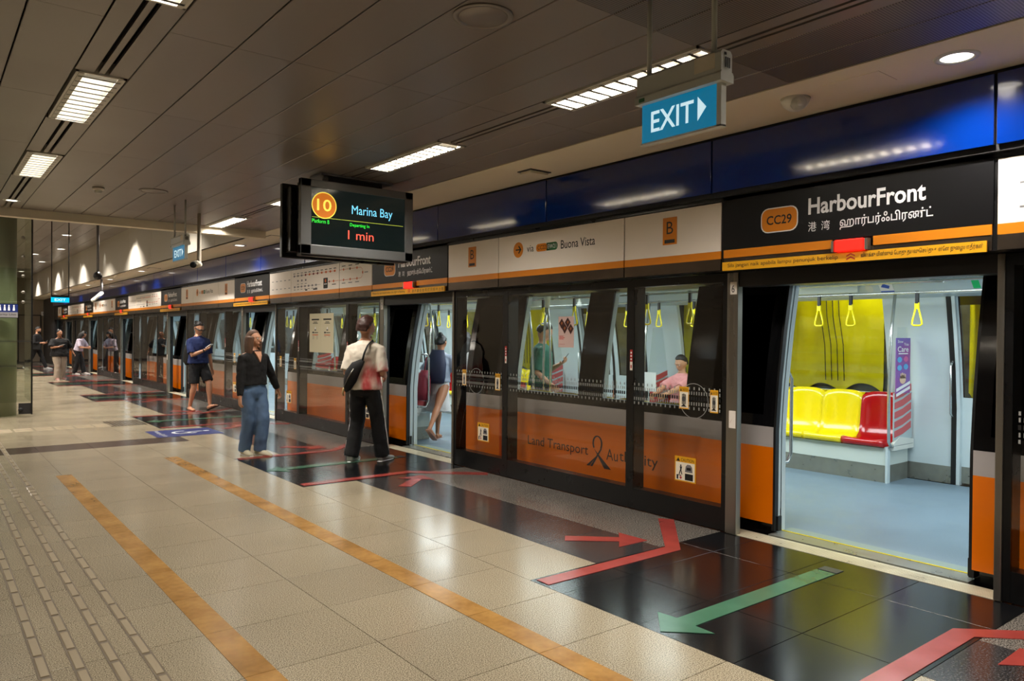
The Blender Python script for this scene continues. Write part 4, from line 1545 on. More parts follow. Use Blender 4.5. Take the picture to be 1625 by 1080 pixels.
# ---------------------------- saloon fittings
def seat_mesh(m, name):
    """one moulded seat, facing -x, back at x=8.86; origin at its left front corner; width .485 along y"""
    prof = [(8.32, .395), (8.30, .43), (8.315, .465), (8.36, .475), (8.48, .455), (8.60, .435), (8.70, .44), (8.76, .49), (8.785, .60), (8.80, .75), (8.815, .90), (8.845, .965), (8.88, .97)]
    W, N = .482, 8
    vs, fs = [], []
    for j in range(N + 1):
        t_ = j / N
        dip = 1 - (2 * t_ - 1) ** 2
        edge = (2 * t_ - 1) ** 4
        for i, (x, z) in enumerate(prof):
            u_ = i / (len(prof) - 1)
            dz = -.016 * dip if 3 <= i <= 6 else 0
            dx = .03 * dip if 7 <= i <= 10 else 0
            ez = -.045 * edge if i >= 10 else 0
            ex = -.015 * edge if i >= 6 else 0
            fx = .02 * edge if i <= 3 else 0
            vs.append((x + dx + ex + fx, t_ * W, z + dz + ez))
    n = len(prof)
    for j in range(N):
        for i in range(n - 1):
            fs.append((j * n + i, j * n + i + 1, (j + 1) * n + i + 1, (j + 1) * n + i))
    k = len(vs)
    # closed underside
    bot = [(8.33, .385), (8.60, .40), (8.80, .42), (8.90, .60), (8.90, .95)]
    for j in (0, N):
        for x, z in bot:
            vs.append((x, j / N * W, z))
    nb = len(bot)
    for i in range(nb - 1):
        fs.append((k + i, k + nb + i, k + nb + i + 1, k + i + 1))
    for j, base in ((0, k), (N, k + nb)):
        ring = [j * n + i for i in range(n)] + [base + i for i in range(nb)][::-1]
        fs.append(tuple(ring if j else ring[::-1]))
    mb = MB()
    mb.add(vs, fs, 0, True)
    return mb.build(name, m, train)


s_red = seat_mesh(T_RE, 'seat')
s_yel = seat_mesh(T_YE, 'seat')
first = {T_RE.name: s_red, T_YE.name: s_yel}
used = set()


def place_seat(m, y, far):
    src = first[m.name]
    if m.name not in used:
        o = src
        used.add(m.name)
    else:
        o = src.copy()
        COL.objects.link(o)
        o.parent = train
    if far:
        o.location = (0, y, 0)
    else:
        o.rotation_euler = (0, 0, math.pi)
        o.location = (0, y + .482 - 5.4, 0)
    return o


# meshes were written relative to the train's origin: (7.25, 2.7); seats run from their own y=0 there
for n in range(0, 3):
    for far in (True, False):
        if not far and n > 1:
            continue
        ya = DO1 + P * n + .47
        for k in range(7):
            y = ya + .4857 * k
            place_seat(T_RE if (k == 0 or k == 6) else T_YE, y, far)
        yb = ya + 3.4
        q = MB()
        if far:
            q.box(8.36, 8.88, ya - .02, yb + .02, .19, .395)
            q.build('seat_base', T_WH2, train)
            MB().box(8.365, 8.88, ya - .02, yb + .02, 0, .19).build('seat_kick_plate', T_ST, train)
            MB().box(8.34, 8.40, ya - .045, ya - .02, 0, .40).build('base_corner', T_WH, train)
        else:
            q.box(5.64, 6.14, ya - .02, yb + .02, .19, .395)
            q.build('seat_base', T_WH2, train)
            MB().box(5.64, 6.13, ya - .02, yb + .02, 0, .19).build('seat_kick_plate', T_ST, train)
        # draught screens at both ends
        for e_, y in ((0, ya - .075), (1, yb + .055)):
            f_ = (lambda x: x) if far else (lambda x: MIR - x)
            o = MB().prism([(f_(8.40), .44), (f_(8.86), .44), (f_(8.84), 1.0), (f_(8.70), 1.72), (f_(8.50), 1.72), (f_(8.40), 1.0)], 'y', y, y + .012).build('draught_screen', CLRG, train)
            q = MB()
            for k in range(5):
                z = .50 + .105 * k
                P_ = [(f_(8.43), z), (f_(8.62), z + .03), (f_(8.82), z + .09), (f_(8.82), z + .165), (f_(8.62), z + .105), (f_(8.43), z + .07)]
                q.prism(P_, 'y', y - .003, y + .015)
            q.build('red_screen_print', mat('screen_pink', (196, 84, 86), .4), o)
            MB().prism([(f_(8.41), .47), (f_(8.86), .47), (f_(8.85), .99), (f_(8.41), .99)], 'y', y + .002, y + .010).build('frosted_panel', T_WH, o)
            MB().prism([(f_(8.40), .36), (f_(8.88), .36), (f_(8.88), .46), (f_(8.55), .50), (f_(8.40), .44)], 'y', y - .01, y + .022).build('screen_foot', LGREY, train)
            MB().tube([(f_(8.42), y + .006, 2.09), (f_(8.33), y + .006, 1.6), (f_(8.30), y + .006, 1.0), (f_(8.31), y + .006, .46), (f_(8.36), y + .006, .41), (f_(8.86), y + .006, .41)], .017, 10).build('grab_pole', T_PO, train)
        for x in (8.05,) if far else (MIR - 8.05,):
            MB().tube([(x, YT0 if n == 0 else ya - 2.46, 2.07), (x, ya + 3.4, 2.07)], .015, 8).build('ceiling_rail', T_PO, train)
            for j in range(3):
                yy = ya - 1.3 + 2.3 * j
                MB().prism([(yy - .05, 2.05), (yy + .05, 2.05), (yy + .045, 2.10), (yy + .02, 2.13), (yy + .018, 2.27), (yy - .018, 2.27), (yy - .02, 2.13), (yy - .045, 2.10)], 'x', x - .012, x + .012).build('rail_bracket', LGREY, train)
# care poster and stickers
t_ = MB().box(8.42, 8.76, 3.842, 3.848, .985, 1.60).build('care_poster', mat('care_purple', (150, 62, 142), .4, rgb2=(112, 92, 176), nscale=3, detail=1), train)
q = MB()
pl = on_y(3.840)
text(q, 'Show', (8.45, 1.545), .13, .032, pl, 0, bold=.01)
text(q, 'You', (8.60, 1.515), .11, .032, pl, 0, bold=.01)
text(q, 'Care', (8.45, 1.445), .26, .062, pl, 0, bold=.015)
rect(q, 8.47, 8.70, 1.42, 1.432, pl)
for x, z, m in ((8.50, 1.36, 1), (8.65, 1.365, 2), (8.50, 1.27, 1), (8.65, 1.28, 1)):
    circ(q, x, z, .032, pl, m, 14, 1.7)
circ(q, 8.58, 1.14, .05, pl, 3, 14, 1.5)
for k in range(4):
    rect(q, 8.52 + .036 * k, 8.546 + .036 * k, 1.15, 1.215 - .008 * abs(k - 1), pl, 3)
for k in range(2):
    quad(q, [(8.425, 1.04 - .055 * k), (8.755, 1.12 - .055 * k), (8.755, 1.085 - .055 * k), (8.425, 1.005 - .055 * k)], on_y(3.8395), 0)
q.build('poster_print', [INKW, mat('care_blue', (90, 170, 220), .4), PINKP, mat('skin_print', (226, 190, 160), .5)], t_)
q = MB()
pl = lambda p, q_: (MIR - (xs(q_) + .066), -p, q_)
for k in range(3):
    circ(q, -3.80 + .085 * k, 1.93, .034, pl, 0, 14)
    circ(q, -3.80 + .085 * k, 1.93, .026, lambda p, q_: (MIR - (xs(q_) + .072), -p, q_), 1, 14)
    rect(q, -3.83 + .085 * k, -3.77 + .085 * k, 1.865, 1.885, pl, 0)
for p0, p1, q0, q1, m in ((-3.66, -3.56, 1.84, 1.90, 2), (-3.65, -3.57, 1.77, 1.83, 2), (-3.56, -3.46, 1.78, 1.87, 3), (-3.54, -3.44, 1.72, 1.775, 3)):
    quad(q, [(p0, q0), (p1, q0 + .01), (p1, q1 + .01), (p0, q1)], pl, m)
q.build('wall_sticker', [INKR, INKW, T_SY, mat('sticker_cyan', (70, 170, 210), .4)], train)
q = MB()
pl = lambda p, q_: (8.60 - (q_ - 2.08) * .947 - .004, -p, q_)
rect(q, -4.08, -3.93, 2.12, 2.21, pl, 1)
quad(q, [(-4.06, 2.17), (-3.98, 2.15), (-3.96, 2.18), (-4.03, 2.205)], lambda p, q_: (8.60 - (q_ - 2.08) * .947 - .007, -p, q_), 0)
rect(q, -4.08, -3.93, 2.10, 2.128, lambda p, q_: (8.60 - (q_ - 2.08) * .947 - .007, -p, q_), 0)
circ(q, -4.20, 2.16, .045, pl, 2, 20)
rect(q, -3.13, -3.06, 2.12, 2.2, pl, 3)
q.build('cove_sticker', [mat('sticker_blue', (40, 84, 190), .4), INKW, LGREY, mat('sticker_green', (30, 200, 110), .4)], train)
# yellow label on the far leaf window
q = MB().box(8.74, 8.745, 2.98, 3.14, 1.46, 1.72)
o = q.build('door_notice', T_SY, train)
q = MB()
rect(q, -3.13, -2.99, 1.47, 1.69, on_x(8.738), 1)
for z in (1.63, 1.53):
    circ(q, -3.06, z, .042, on_x(8.737), 0, 16)
    circ(q, -3.06, z, .033, on_x(8.736), 1, 16)
    rect(q, -3.085, -3.035, z - .008, z + .008, on_x(8.735), 0)
q.build('printed_symbol', [INKB, INKW], o)
# vertical handle just inside the near door edge
for n in range(0, 3):
    MB().tube([(5.70, 3.58 + P * n, .53), (5.86, 3.575 + P * n, .53), (5.90, 3.57 + P * n, .60), (5.90, 3.57 + P * n, 1.24), (5.86, 3.575 + P * n, 1.30), (5.72, 3.58 + P * n, 1.30)], .014, 10).build('grab_handle', T_PO, train)
    MB().tube([(8.84, 3.43 + P * n, .75), (8.80, 3.43 + P * n, .78), (8.79, 3.43 + P * n, 1.30), (8.84, 3.43 + P * n, 1.35)], .012, 8).build('grab_handle', T_PO, train)
    # central pole with split top
    for yy in (5.9,):
        pass


def strap(x, y, first_=[None]):
    if first_[0] is None:
        o = MB().box(x - .012, x + .012, y - .016, y + .016, 1.955, 2.085).build('strap_band', T_RU, train)
        MB().box(x - .010, x + .010, y - .022, y + .022, 1.90, 1.965).build('strap_clip', T_SY, o)
        MB().tube([(x, y - .015, 1.905), (x, y - .045, 1.78), (x, y - .05, 1.745), (x, y - .03, 1.73), (x, y + .03, 1.73), (x, y + .05, 1.745), (x, y + .045, 1.78), (x, y + .015, 1.905)], .0095, 8).build('strap_handle', T_SY, o)
        first_[0] = (o, list(o.children), x, y)
        return o
    src, ch, x0_, y0_ = first_[0]
    o = src.copy()
    COL.objects.link(o)
    o.location = (x - x0_, y - y0_, 0)
    for k in ch:
        d = k.copy()
        COL.objects.link(d)
        d.parent = o
    return o


for n in range(-1, 3):
    for y in (3.47, 4.17, 4.54, 5.1, 5.7, 6.3, 6.9, 7.5, 8.3):
        strap(8.05, y + P * n)
        if n >= 0 and 3.9 < y < 8.6:
            strap(MIR - 8.05, y + P * n)
# aisle poles seen through the windows
for n, y in ((0, 7.3), (0, 4.05), (1, 7.3)):
    x = 6.35
    yy = y + P * n
    MB().tube([(x, yy, 2.26), (x, yy, 1.95)], [.05, .03], 12).build('pole_socket', LGREY, train)
    for s in (-1, 1):
        MB().tube([(x, yy, 1.97), (x, yy + s * .05, 1.7), (x, yy + s * .07, 1.2), (x, yy + s * .05, .5), (x, yy, .02)], .015, 10).build('grab_pole', T_PO, train)
# destination panel in the coves (light box with lettering band)
for n in range(0, 2):
    q = MB()
    q.box(8.45, 8.50, 4.3 + P * n, 5.6 + P * n, 2.12, 2.24)
    q.build('light_box', T_WH2, train)

# yellow sheeting and cables on the tunnel side, seen through the train windows
k = 0
for ya, yb in ((4.12, 5.36), (5.62, 7.0), (2.92, 3.22), (9.9, 11.4), (11.6, 13.0), (15.9, 17.2)):
    yy0, yy1 = ya * 1.163, yb * 1.163
    t = thing('yellow_sheeting', ['crinkled yellow sheet behind the train window, above the yellow seats', 'yellow sheet hung behind the train, second from the near door', 'narrow yellow sheet behind the closed far door window',
                                  'yellow sheet behind the train by the second door', 'yellow sheet behind the train beyond the second door', 'yellow sheet behind the train by the third door'][k], 'sheeting', (10.12, (yy0 + yy1) / 2, 1), 'yellow sheets hung on the tunnel side')
    k += 1
    nx, nz = 28, 16
    vs, fs = [], []
    for i in range(nx + 1):
        u_ = i / nx
        y = yy0 + (yy1 - yy0) * u_
        zb_ = .86 + .13 * abs(math.sin(u_ * math.pi * 2.5)) - .06 * u_
        for j in range(nz + 1):
            v_ = j / nz
            z = zb_ + (2.65 - zb_) * v_
            fold = .02 * math.sin(u_ * 19 + 2 * math.sin(v_ * 3)) + .02 * mnoise.noise(Vector((y * 3, z * 3, k)))
            vs.append((10.12 + fold, y, z))
    for i in range(nx):
        for j in range(nz):
            a = i * (nz + 1) + j
            fs.append((a, a + 1, a + nz + 2, a + nz + 1))
    n_ = len(vs)
    vs += [(x + .008, y, z) for x, y, z in vs]
    fs += [tuple(n_ + i for i in q_[::-1]) for q_ in fs]
    mb = MB()
    mb.add(vs, fs, 0, True)
    mb.build('sheet', TARP, t)
    if k in (1, 4):
        for j in range(4):
            yc = yy0 + .62 + .09 * j
            MB().tube([(10.06, yc, 2.6), (10.07, yc - .03, 1.9), (10.06, yc - .10, 1.5), (10.06, yc - .12, 1.0)], .007, 6).build('cable', T_RU, t)
t = thing('brown_board', 'reddish brown board behind the yellow sheet at left of the window', 'board', (10.17, 6.4, 1))
MB().box(10.15, 10.19, 6.26, 6.52, 1.3, 2.7).build('board_face', BROWN, t)
t = thing('brown_board', 'dark brown board behind the far door window at right', 'board', (10.17, 2.2, 1))
MB().box(10.15, 10.19, 1.2, 3.3, .9, 2.7).build('board_face', BROWN, t)

# ================================================================== PEOPLE
SKIN = mat('skin', (196, 144, 114), .5, noise=(14, .05))
SKIN2 = mat('skin_tan', (170, 116, 84), .5, noise=(14, .05))
EYEW = mat('eye_white', (226, 220, 212), .3)
HAIRB = mat('hair_black', (20, 17, 16), .5, noise=(40, .3), stretch=(1, 1, .2))
HAIRR = mat('hair_auburn', (62, 34, 26), .5, noise=(40, .3), stretch=(1, 1, .2))
HAIRBR = mat('hair_brown', (92, 66, 50), .5, noise=(40, .25), stretch=(1, 1, .2))


def solid(mb, name, m, parent, voxel=.011, smooth=6, dec=0.5, wrinkle=0.0, wsc=.09, mats=None):
    """union of the closed pieces in mb as one continuous skin"""
    me = bpy.data.meshes.new('t')
    me.from_pydata([Vector(p) for p in mb.v], [], mb.f)
    o = bpy.data.objects.new('t', me)
    COL.objects.link(o)
    rm = o.modifiers.new('r', 'REMESH')
    rm.mode = 'VOXEL'
    rm.voxel_size = voxel
    sm = o.modifiers.new('s', 'SMOOTH')
    sm.factor = .5
    sm.iterations = smooth
    if wrinkle:
        tx = bpy.data.textures.new('w', 'CLOUDS')
        tx.noise_scale = wsc
        dp = o.modifiers.new('d', 'DISPLACE')
        dp.texture = tx
        dp.strength = wrinkle
        dp.mid_level = .5
    dc = o.modifiers.new('c', 'DECIMATE')
    dc.ratio = dec
    bpy.context.view_layer.update()
    nm = bpy.data.meshes.new_from_object(o.evaluated_get(bpy.context.evaluated_depsgraph_get()))
    nm.name = name
    bpy.data.objects.remove(o)
    bpy.data.meshes.remove(me)
    nm.materials.clear()
    nm.materials.append(m)
    nm.polygons.foreach_set('use_smooth', [True] * len(nm.polygons))
    q = bpy.data.objects.new(name, nm)
    COL.objects.link(q)
    q.parent = parent
    return q


def pb(mb, name, m, root):
    o = mb.build(name, m)
    o.parent = root
    return o


def ik(a, b, l1, l2, hint):
    a, b, hint = Vector(a), Vector(b), Vector(hint)
    d = b - a
    L = min(d.length, (l1 + l2) * .999)
    d.normalize()
    b = a + d * L
    x = (l1 * l1 - l2 * l2 + L * L) / (2 * L)
    h = math.sqrt(max(l1 * l1 - x * x, 0))
    n = (hint - d * hint.dot(d))
    n.normalize()
    return a + d * x + n * h, b


def loft(mb, rings, n=16):
    """rings: (centre, fwd vector, side vector, r_front/back, r_side)"""
    vs = []
    for c, fw, sd, rf, rs in rings:
        c, fw, sd = Vector(c), Vector(fw), Vector(sd)
        for k in range(n):
            a = 2 * math.pi * k / n
            vs.append(c + fw * (rf * math.cos(a)) + sd * (rs * math.sin(a)))
    fs = [(i * n + k, i * n + (k + 1) % n, (i + 1) * n + (k + 1) % n, (i + 1) * n + k) for i in range(len(rings) - 1) for k in range(n)]
    fs += [tuple(range(n))[::-1], tuple((len(rings) - 1) * n + k for k in range(n))]
    mb.add(vs, fs, 0, True)


def hand(mb, w, d, palm_n, side, curl=.5, s=1.0):
    """palm and five fingers; w wrist, d pointing direction, palm_n palm normal, side +1/-1 where the thumb leaves"""
    w, d, pn = Vector(w), Vector(d).normalized(), Vector(palm_n)
    pn = (pn - d * pn.dot(d)).normalized()
    ac = d.cross(pn).normalized() * side
    loft(mb, [(w - d * .02, pn, ac, .022 * s, .027 * s), (w + d * .02 * s, pn, ac, .018 * s, .034 * s), (w + d * .06 * s, pn, ac, .016 * s, .041 * s), (w + d * .088 * s, pn, ac, .013 * s, .040 * s)], 12)
    for k, (off, ln) in enumerate(((.030, .070), (.010, .078), (-.011, .073), (-.031, .058))):
        b0 = w + d * .078 * s + ac * off * s
        c1 = (d * math.cos(curl * .6) + pn * math.sin(curl * .6)).normalized()
        c2 = (d * math.cos(curl * 1.4) + pn * math.sin(curl * 1.4)).normalized()
        c3 = (d * math.cos(curl * 2.1) + pn * math.sin(curl * 2.1)).normalized()
        p1 = b0 + c1 * ln * .45 * s
        p2 = p1 + c2 * ln * .32 * s
        p3 = p2 + c3 * ln * .25 * s
        mb.tube([b0, p1, p2, p3], [.0098 * s, .0092 * s, .0085 * s, .007 * s], 8)
    t0 = w + d * .022 * s + ac * .026 * s
    t1 = t0 + (ac * .7 + d * .7 + pn * .3).normalized() * .038 * s
    t2 = t1 + (ac * .25 + d * .9 + pn * .4).normalized() * .036 * s
    mb.tube([t0, t1, t2], [.0135 * s, .0115 * s, .009 * s], 8)
    return w + d * .07 * s + pn * .03 * s


def person(label, loc, head, H, feet=((-.02, .1, 0), (.02, -.1, 0)), hands=None, elbows=None, lean=0.0, hip=None, pitch=0.0, yaw_h=0.0, build=1.0, female=False, skinm=None,
           hair=None, hairm=None, top=None, bottom=None, shoes=None, palms=None, curls=(.6, .6), shear=0.0, bare_to=None):
    """feet/hands: (left, right) targets in metres: x forward, y left, z up. top = (material, sleeve 0..2, looseness, hem fraction)"""
    skinm = skinm or SKIN
    root = thing('person', label, 'person', (0, 0, 0))
    hz = (hip if hip else .515) * H
    b = build
    sh_w = (.100 if female else .112) * H * (.5 + .5 * b)
    hp_w = .052 * H
    pel = Vector((shear, 0, hz))
    up = Vector((math.sin(lean), 0, math.cos(lean)))
    fw = Vector((math.cos(lean), 0, -math.sin(lean)))
    sd = Vector((0, 1, 0))
    T = lambda f_: pel + up * (f_ - .515) * H          # point on the spine by standing height fraction
    body = MB()
    fem = 1 if female else 0
    rings = [(T(.455), .050, .062), (T(.49), .066 * b, .088 + .006 * fem), (T(.53), .068 * b, .092 + .006 * fem), (T(.58), .060 * b, .082 - .008 * fem), (T(.64), .060 * b, .080 - .006 * fem),
             (T(.70), .066 * b, .088), (T(.75), .068 * b + .004 * fem, .098), (T(.79), .058 * b, .104), (T(.815), .045, .088), (T(.835), .036, .058), (T(.86), .031, .032), (T(.89), .031, .031)]
    loft(body, [(c, fw, sd, rf * H, rs * H * (.6 + .4 * b)) for c, rf, rs in rings])
    # head
    hc = T(.885) + up * .048 * H + fw * .012 * H
    cy, sy = math.cos(yaw_h), math.sin(yaw_h)
    hp_ = pitch + lean * .5
    hf = Vector((cy * math.cos(hp_), sy * math.cos(hp_), -math.sin(hp_)))
    hs = Vector((-sy, cy, 0))
    hu = hf.cross(hs).normalized()
    S = H / 1.72 * 1.07

    def hp(x, y, z):
        return hc + (hf * x + hs * y + hu * z) * S
    hv = MB()
    n = 20
    vs, fs = [], []
    for i in range(n + 1):
        t_ = math.pi * i / n
        for k in range(n):
            a = 2 * math.pi * k / n
            x, y, z = math.sin(t_) * math.cos(a), math.sin(t_) * math.sin(a), math.cos(t_)
            X, Y, Z = x * .094, y * .077, z * .110
            if z < -.1:
                q_ = min(1, (-.1 - z) / .9)
                Y *= 1 - .34 * q_
                X *= 1 - .28 * q_ if x < 0 else 1 - .12 * q_
            if x > .6 and -.5 < z < .4:
                X *= .97
            vs.append(hp(X, Y, Z))
    for i in range(n):
        for k in range(n):
            fs.append((i * n + k, (i + 1) * n + k, (i + 1) * n + (k + 1) % n, i * n + (k + 1) % n))
    body.add(vs, fs, 0, True)
    body.tube([hp(.086, 0, .018), hp(.098, 0, -.008), hp(.108, 0, -.026), hp(.092, 0, -.034)], [.008 * S, .012 * S, .0155 * S, .011 * S], 8)       # nose
    body.tube([hp(.084, .045, .027), hp(.091, 0, .030), hp(.084, -.045, .027)], .009 * S, 8)      # brow
    body.tube([hp(.079, .022, -.062), hp(.089, 0, -.060), hp(.079, -.022, -.062)], .0085 * S, 8)   # lips
    body.tube([hp(.070, .012, -.098), hp(.078, 0, -.10), hp(.070, -.012, -.098)], .014 * S, 8)     # chin
    for s in (-1, 1):
        body.tube([hp(-.002, .073 * s, .012), hp(-.012, .083 * s, .008), hp(-.010, .082 * s, -.012), hp(.0, .074 * s, -.03)], [.008 * S, .012 * S, .011 * S, .008 * S], 8)
    # legs
    J = {}
    for s, i in ((1, 0), (-1, 1)):
        hj = pel + sd * hp_w * s - up * .0
        f_ = Vector(feet[i][:3])
        ank = f_ + Vector((-.0, 0, .045 * H))
        kn, ank = ik(hj, ank, .243 * H, .238 * H, (1, 0, .15))
        J['hip', s], J['knee', s], J['ank', s] = hj, kn, ank
        body.tube([hj + Vector((0, 0, .02)), hj.lerp(kn, .3), hj.lerp(kn, .7), kn, kn.lerp(ank, .25), kn.lerp(ank, .6), ank], [.055 * H * b, .052 * H * b, .040 * H, .032 * H, .034 * H, .024 * H, .0185 * H], 12)
        tp = feet[i][3] if len(feet[i]) > 3 else 0.0          # toe pitch
        fd = Vector((math.cos(tp), .12 * s, math.sin(tp))).normalized()
        fu = Vector((-math.sin(tp), 0, math.cos(tp)))
        heel = ank - Vector((0, 0, .022 * H)) - fd * .02 * H
        loft(body, [(heel - fd * .012 * H, fu, sd, .018 * H, .016 * H), (heel + fd * .02 * H, fu, sd, .025 * H, .02 * H), (heel + fd * .07 * H - fu * .004 * H, fu, sd, .018 * H, .024 * H),
                    (heel + fd * .11 * H - fu * .010 * H, fu, sd, .012 * H, .027 * H), (heel + fd * .132 * H - fu * .012 * H, fu, sd, .009 * H, .02 * H)], 12)
        J['foot', s] = (heel, fd, fu)
    # arms
    held = []
    hands = hands or ((.03, sh_w + .05, .44 * H), (.03, -sh_w - .05, .44 * H))
    elbows = elbows or ((-1, .3, -.2), (-1, -.3, -.2))
    palms = palms or ((0, -1, 0), (0, 1, 0))
    for s, i in ((1, 0), (-1, 1)):
        sj = T(.785) + sd * sh_w * s
        eb, wr = ik(sj, hands[i], .172 * H, .150 * H, elbows[i])
        J['sho', s], J['elb', s], J['wri', s] = sj, eb, wr
        body.tube([T(.80) + sd * sh_w * .6 * s, sj, sj.lerp(eb, .35), sj.lerp(eb, .8), eb, eb.lerp(wr, .3), eb.lerp(wr, .75), wr], [v * H for v in (.030, .032 * b, .029 * b, .024, .0225, .0235, .018, .0155)], 12)
        d = (wr - eb).normalized()
        held.append(hand(body, wr, d, palms[i], s * 1.0, curls[i], S * (.92 if female else 1.0)))
    bo = solid(body, 'body', skinm, root, .0088, 4, .55)
    for s in (-1, 1):
        e = MB()
        c = hp(.083, .030 * s, .008)
        e.ball(c, .0115 * S, 10)
        eo = e.build('eye', EYEW, root)
        c2 = hp(.0925, .030 * s, .008)
        MB().ball(c2, .0048 * S, 8).build('iris', INKB, eo)
    MB().tube([hp(.090, .02, -.0605), hp(.0975, 0, -.0585), hp(.090, -.02, -.0605)], .004 * S, 6).build('lips', mat('lips', (160, 84, 76), .5), root)
    # ---- hair
    hb = MB()
    kind = hair or 'short'
    vs, fs = [], []
    n = 24
    for i in range(n + 1):
        t_ = math.pi * i / n
        for k in range(n):
            a = 2 * math.pi * k / n
            x, y, z = math.sin(t_) * math.cos(a), math.sin(t_) * math.sin(a), math.cos(t_)
            front = x
            line = -.45 if kind != 'bald' else 9
            if front > .15:
                line = .42 + .25 * min(1, (front - .15) / .5)
            elif front > -.25:
                line = -.05 + .47 * (front + .25) / .4
            k_ = (1.16 - .09 * max(0, min(1, (front - .1) / .5))) if z > line else .80
            if kind == 'mop': k_ = k_ * 1.12 if z > line - .05 else k_
            wv = 1 + (.12 if kind == 'mop' else .05) * mnoise.noise(Vector((x * 4, y * 4, z * 4 + H * 9)))
            vs.append(hp(x * .094 * k_ * wv - .004, y * .079 * k_ * wv, z * .108 * k_ * wv + .004))
    for i in range(n):
        for k in range(n):
            fs.append((i * n + k, (i + 1) * n + k, (i + 1) * n + (k + 1) % n, i * n + (k + 1) % n))
    hb.add(vs, fs, 0, True)
    if kind in ('long', 'bob'):
        L_ = .30 if kind == 'long' else .20
        for a in range(-110, 111, 22):
            ra = math.radians(180 + a)
            x, y = math.cos(ra) * .088, math.sin(ra) * .080
            base = hp(x, y, .03)
            mid = hp(x * 1.08 - .01, y * 1.12, -.09)
            end = T(.82) + up * 0 + fw * (x * 1.2 - .03) * S + sd * y * 1.35 * S - up * (L_ - .20) * S
            if kind == 'bob':
                end = hp(x * 1.05 - .008, y * 1.25, -.20)
            hb.tube([base, mid, end], [.030 * S, .030 * S, .016 * S], 8)
    if kind == 'bun':
        hb.ball(hp(-.075, 0, .105), .046 * S, 12)
        hb.tube([hp(-.07, 0, .03), hp(-.09, 0, -.05)], .05 * S, 10)
    if kind == 'tail':
        hb.tube([hp(-.08, 0, .03), hp(-.12, 0, .0), hp(-.13, 0, -.10), hp(-.11, 0, -.2)], [.03 * S, .034 * S, .03 * S, .012 * S], 10)
    solid(hb, 'hair', hairm or HAIRB, root, .0095, 2, .5, .006, .02)
    # ---- garments
    if top:
        m, sl, loose, hem = top[:4]
        g = MB()
        cut = [.815, .80, .765, .73, .68, .63, .58, .53, .50, .47]
        base = {.815: (.050, .090), .80: (.058, .106), .765: (.070, .104), .73: (.072, .098), .68: (.070, .092), .63: (.066, .086), .58: (.066, .087), .53: (.071, .094), .50: (.070, .094), .47: (.068, .092)}
        rr = [(T(.845), fw, sd, .036 * H, .040 * H), (T(.832), fw, sd, .044 * H, .066 * H)]
        for c in cut:
            if c < hem: break
            bf, bs = base[c]
            k_ = loose * (0.4 + 1.4 * max(0, (.80 - c) / .3))
            rr.append((T(c), fw, sd, (bf * b + .006 + .010 * k_) * H, (bs * (.6 + .4 * b) + .006 + .012 * k_) * H))
        c = hem
        k_ = loose * (0.4 + 1.4 * (.80 - c) / .3)
        rr.append((T(hem), fw, sd, (.068 * b + .006 + .011 * k_) * H, (.091 * (.6 + .4 * b) + .006 + .013 * k_) * H))
        loft(g, rr, 20)
        for s in (-1, 1):
            sj, eb, wr = J['sho', s], J['elb', s], J['wri', s]
            a0 = T(.80) + sd * sh_w * .55 * s
            if sl <= 1:
                e = sj.lerp(eb, sl)
                g.tube([a0, sj, sj.lerp(e, .5), e], [v * H for v in (.034, .036 * b, .036 * b + .003 * loose, .036 * b + .006 * loose)], 14)
            else:
                e = eb.lerp(wr, sl - 1)
                g.tube([a0, sj, sj.lerp(eb, .5), eb, eb.lerp(e, .5), e], [v * H for v in (.034, .036 * b, .036 * b + .002 * loose, .030 + .003 * loose, .028 + .003 * loose, .022 + .003 * loose)], 14)
        solid(g, top[4] if len(top) > 4 else 'shirt', m, root, .010, 3, .5, .022, .07)
    if bottom:
        m, kind_, wide, length = bottom[:4]
        g = MB()
        wz = bottom[4] if len(bottom) > 4 else .60
        loft(g, [(T(wz), fw, sd, (.062 * b + .004) * H, (.082 * (.6 + .4 * b) + .004) * H), (T(.54), fw, sd, (.072 * b + .003) * H, (.094 * (.6 + .4 * b) + .006) * H), (T(.50), fw, sd, .073 * b * H, (.096 * (.6 + .4 * b) + .008) * H), (T(.455), fw, sd, .058 * H, .080 * H)], 20)
        if kind_ == 'skirt':
            kz = T(.515 - .24 * length)
            loft(g, [(T(.5), fw, sd, .072 * H, .098 * H), (T(.515 - .12 * length), fw, sd, (.075 + .01 * wide) * H, (.1 + .01 * wide) * H), (kz, fw, sd, (.085 + .02 * wide) * H, (.108 + .02 * wide) * H)], 20)
        else:
            for s in (-1, 1):
                hj, kn, an = J['hip', s], J['knee', s], J['ank', s]
                an = an - Vector((0, 0, .012 * H))
                pts = [hj + Vector((0, 0, .015)), hj.lerp(kn, .5), kn, kn.lerp(an, .5), an]
                rad = [.058 * b, .051 * b + .004 * wide, .037 + .009 * wide, .033 + .012 * wide, .028 + .014 * wide]
                if length < 1:      # shorts
                    pts = [pts[0], hj.lerp(kn, .5), hj.lerp(kn, length)]
                    rad = [.058 * b, .053 * b + .006, .046 + .010]
                g.tube(pts, [v * H for v in rad], 14)
        solid(g, bottom[5] if len(bottom) > 5 else 'trousers', m, root, .011, 3, .5, .022, .09)
        if len(bottom) > 6:          # side stripe
            for s in (-1, 1):
                hj, kn, an = J['hip', s], J['knee', s], J['ank', s]
                o_ = Vector((0, s, 0))
                wd = bottom[2]
                MB().tube([hj + o_ * .058 * H * b + Vector((0, 0, .03)), hj.lerp(kn, .5) + o_ * (.054 * b + .004 * wd) * H, kn + o_ * (.038 + .009 * wd) * H, kn.lerp(an, .5) + o_ * (.034 + .012 * wd) * H, an + o_ * (.029 + .014 * wd) * H], .009, 8, flat=(1, .5)).build('side_stripe', bottom[6], root)
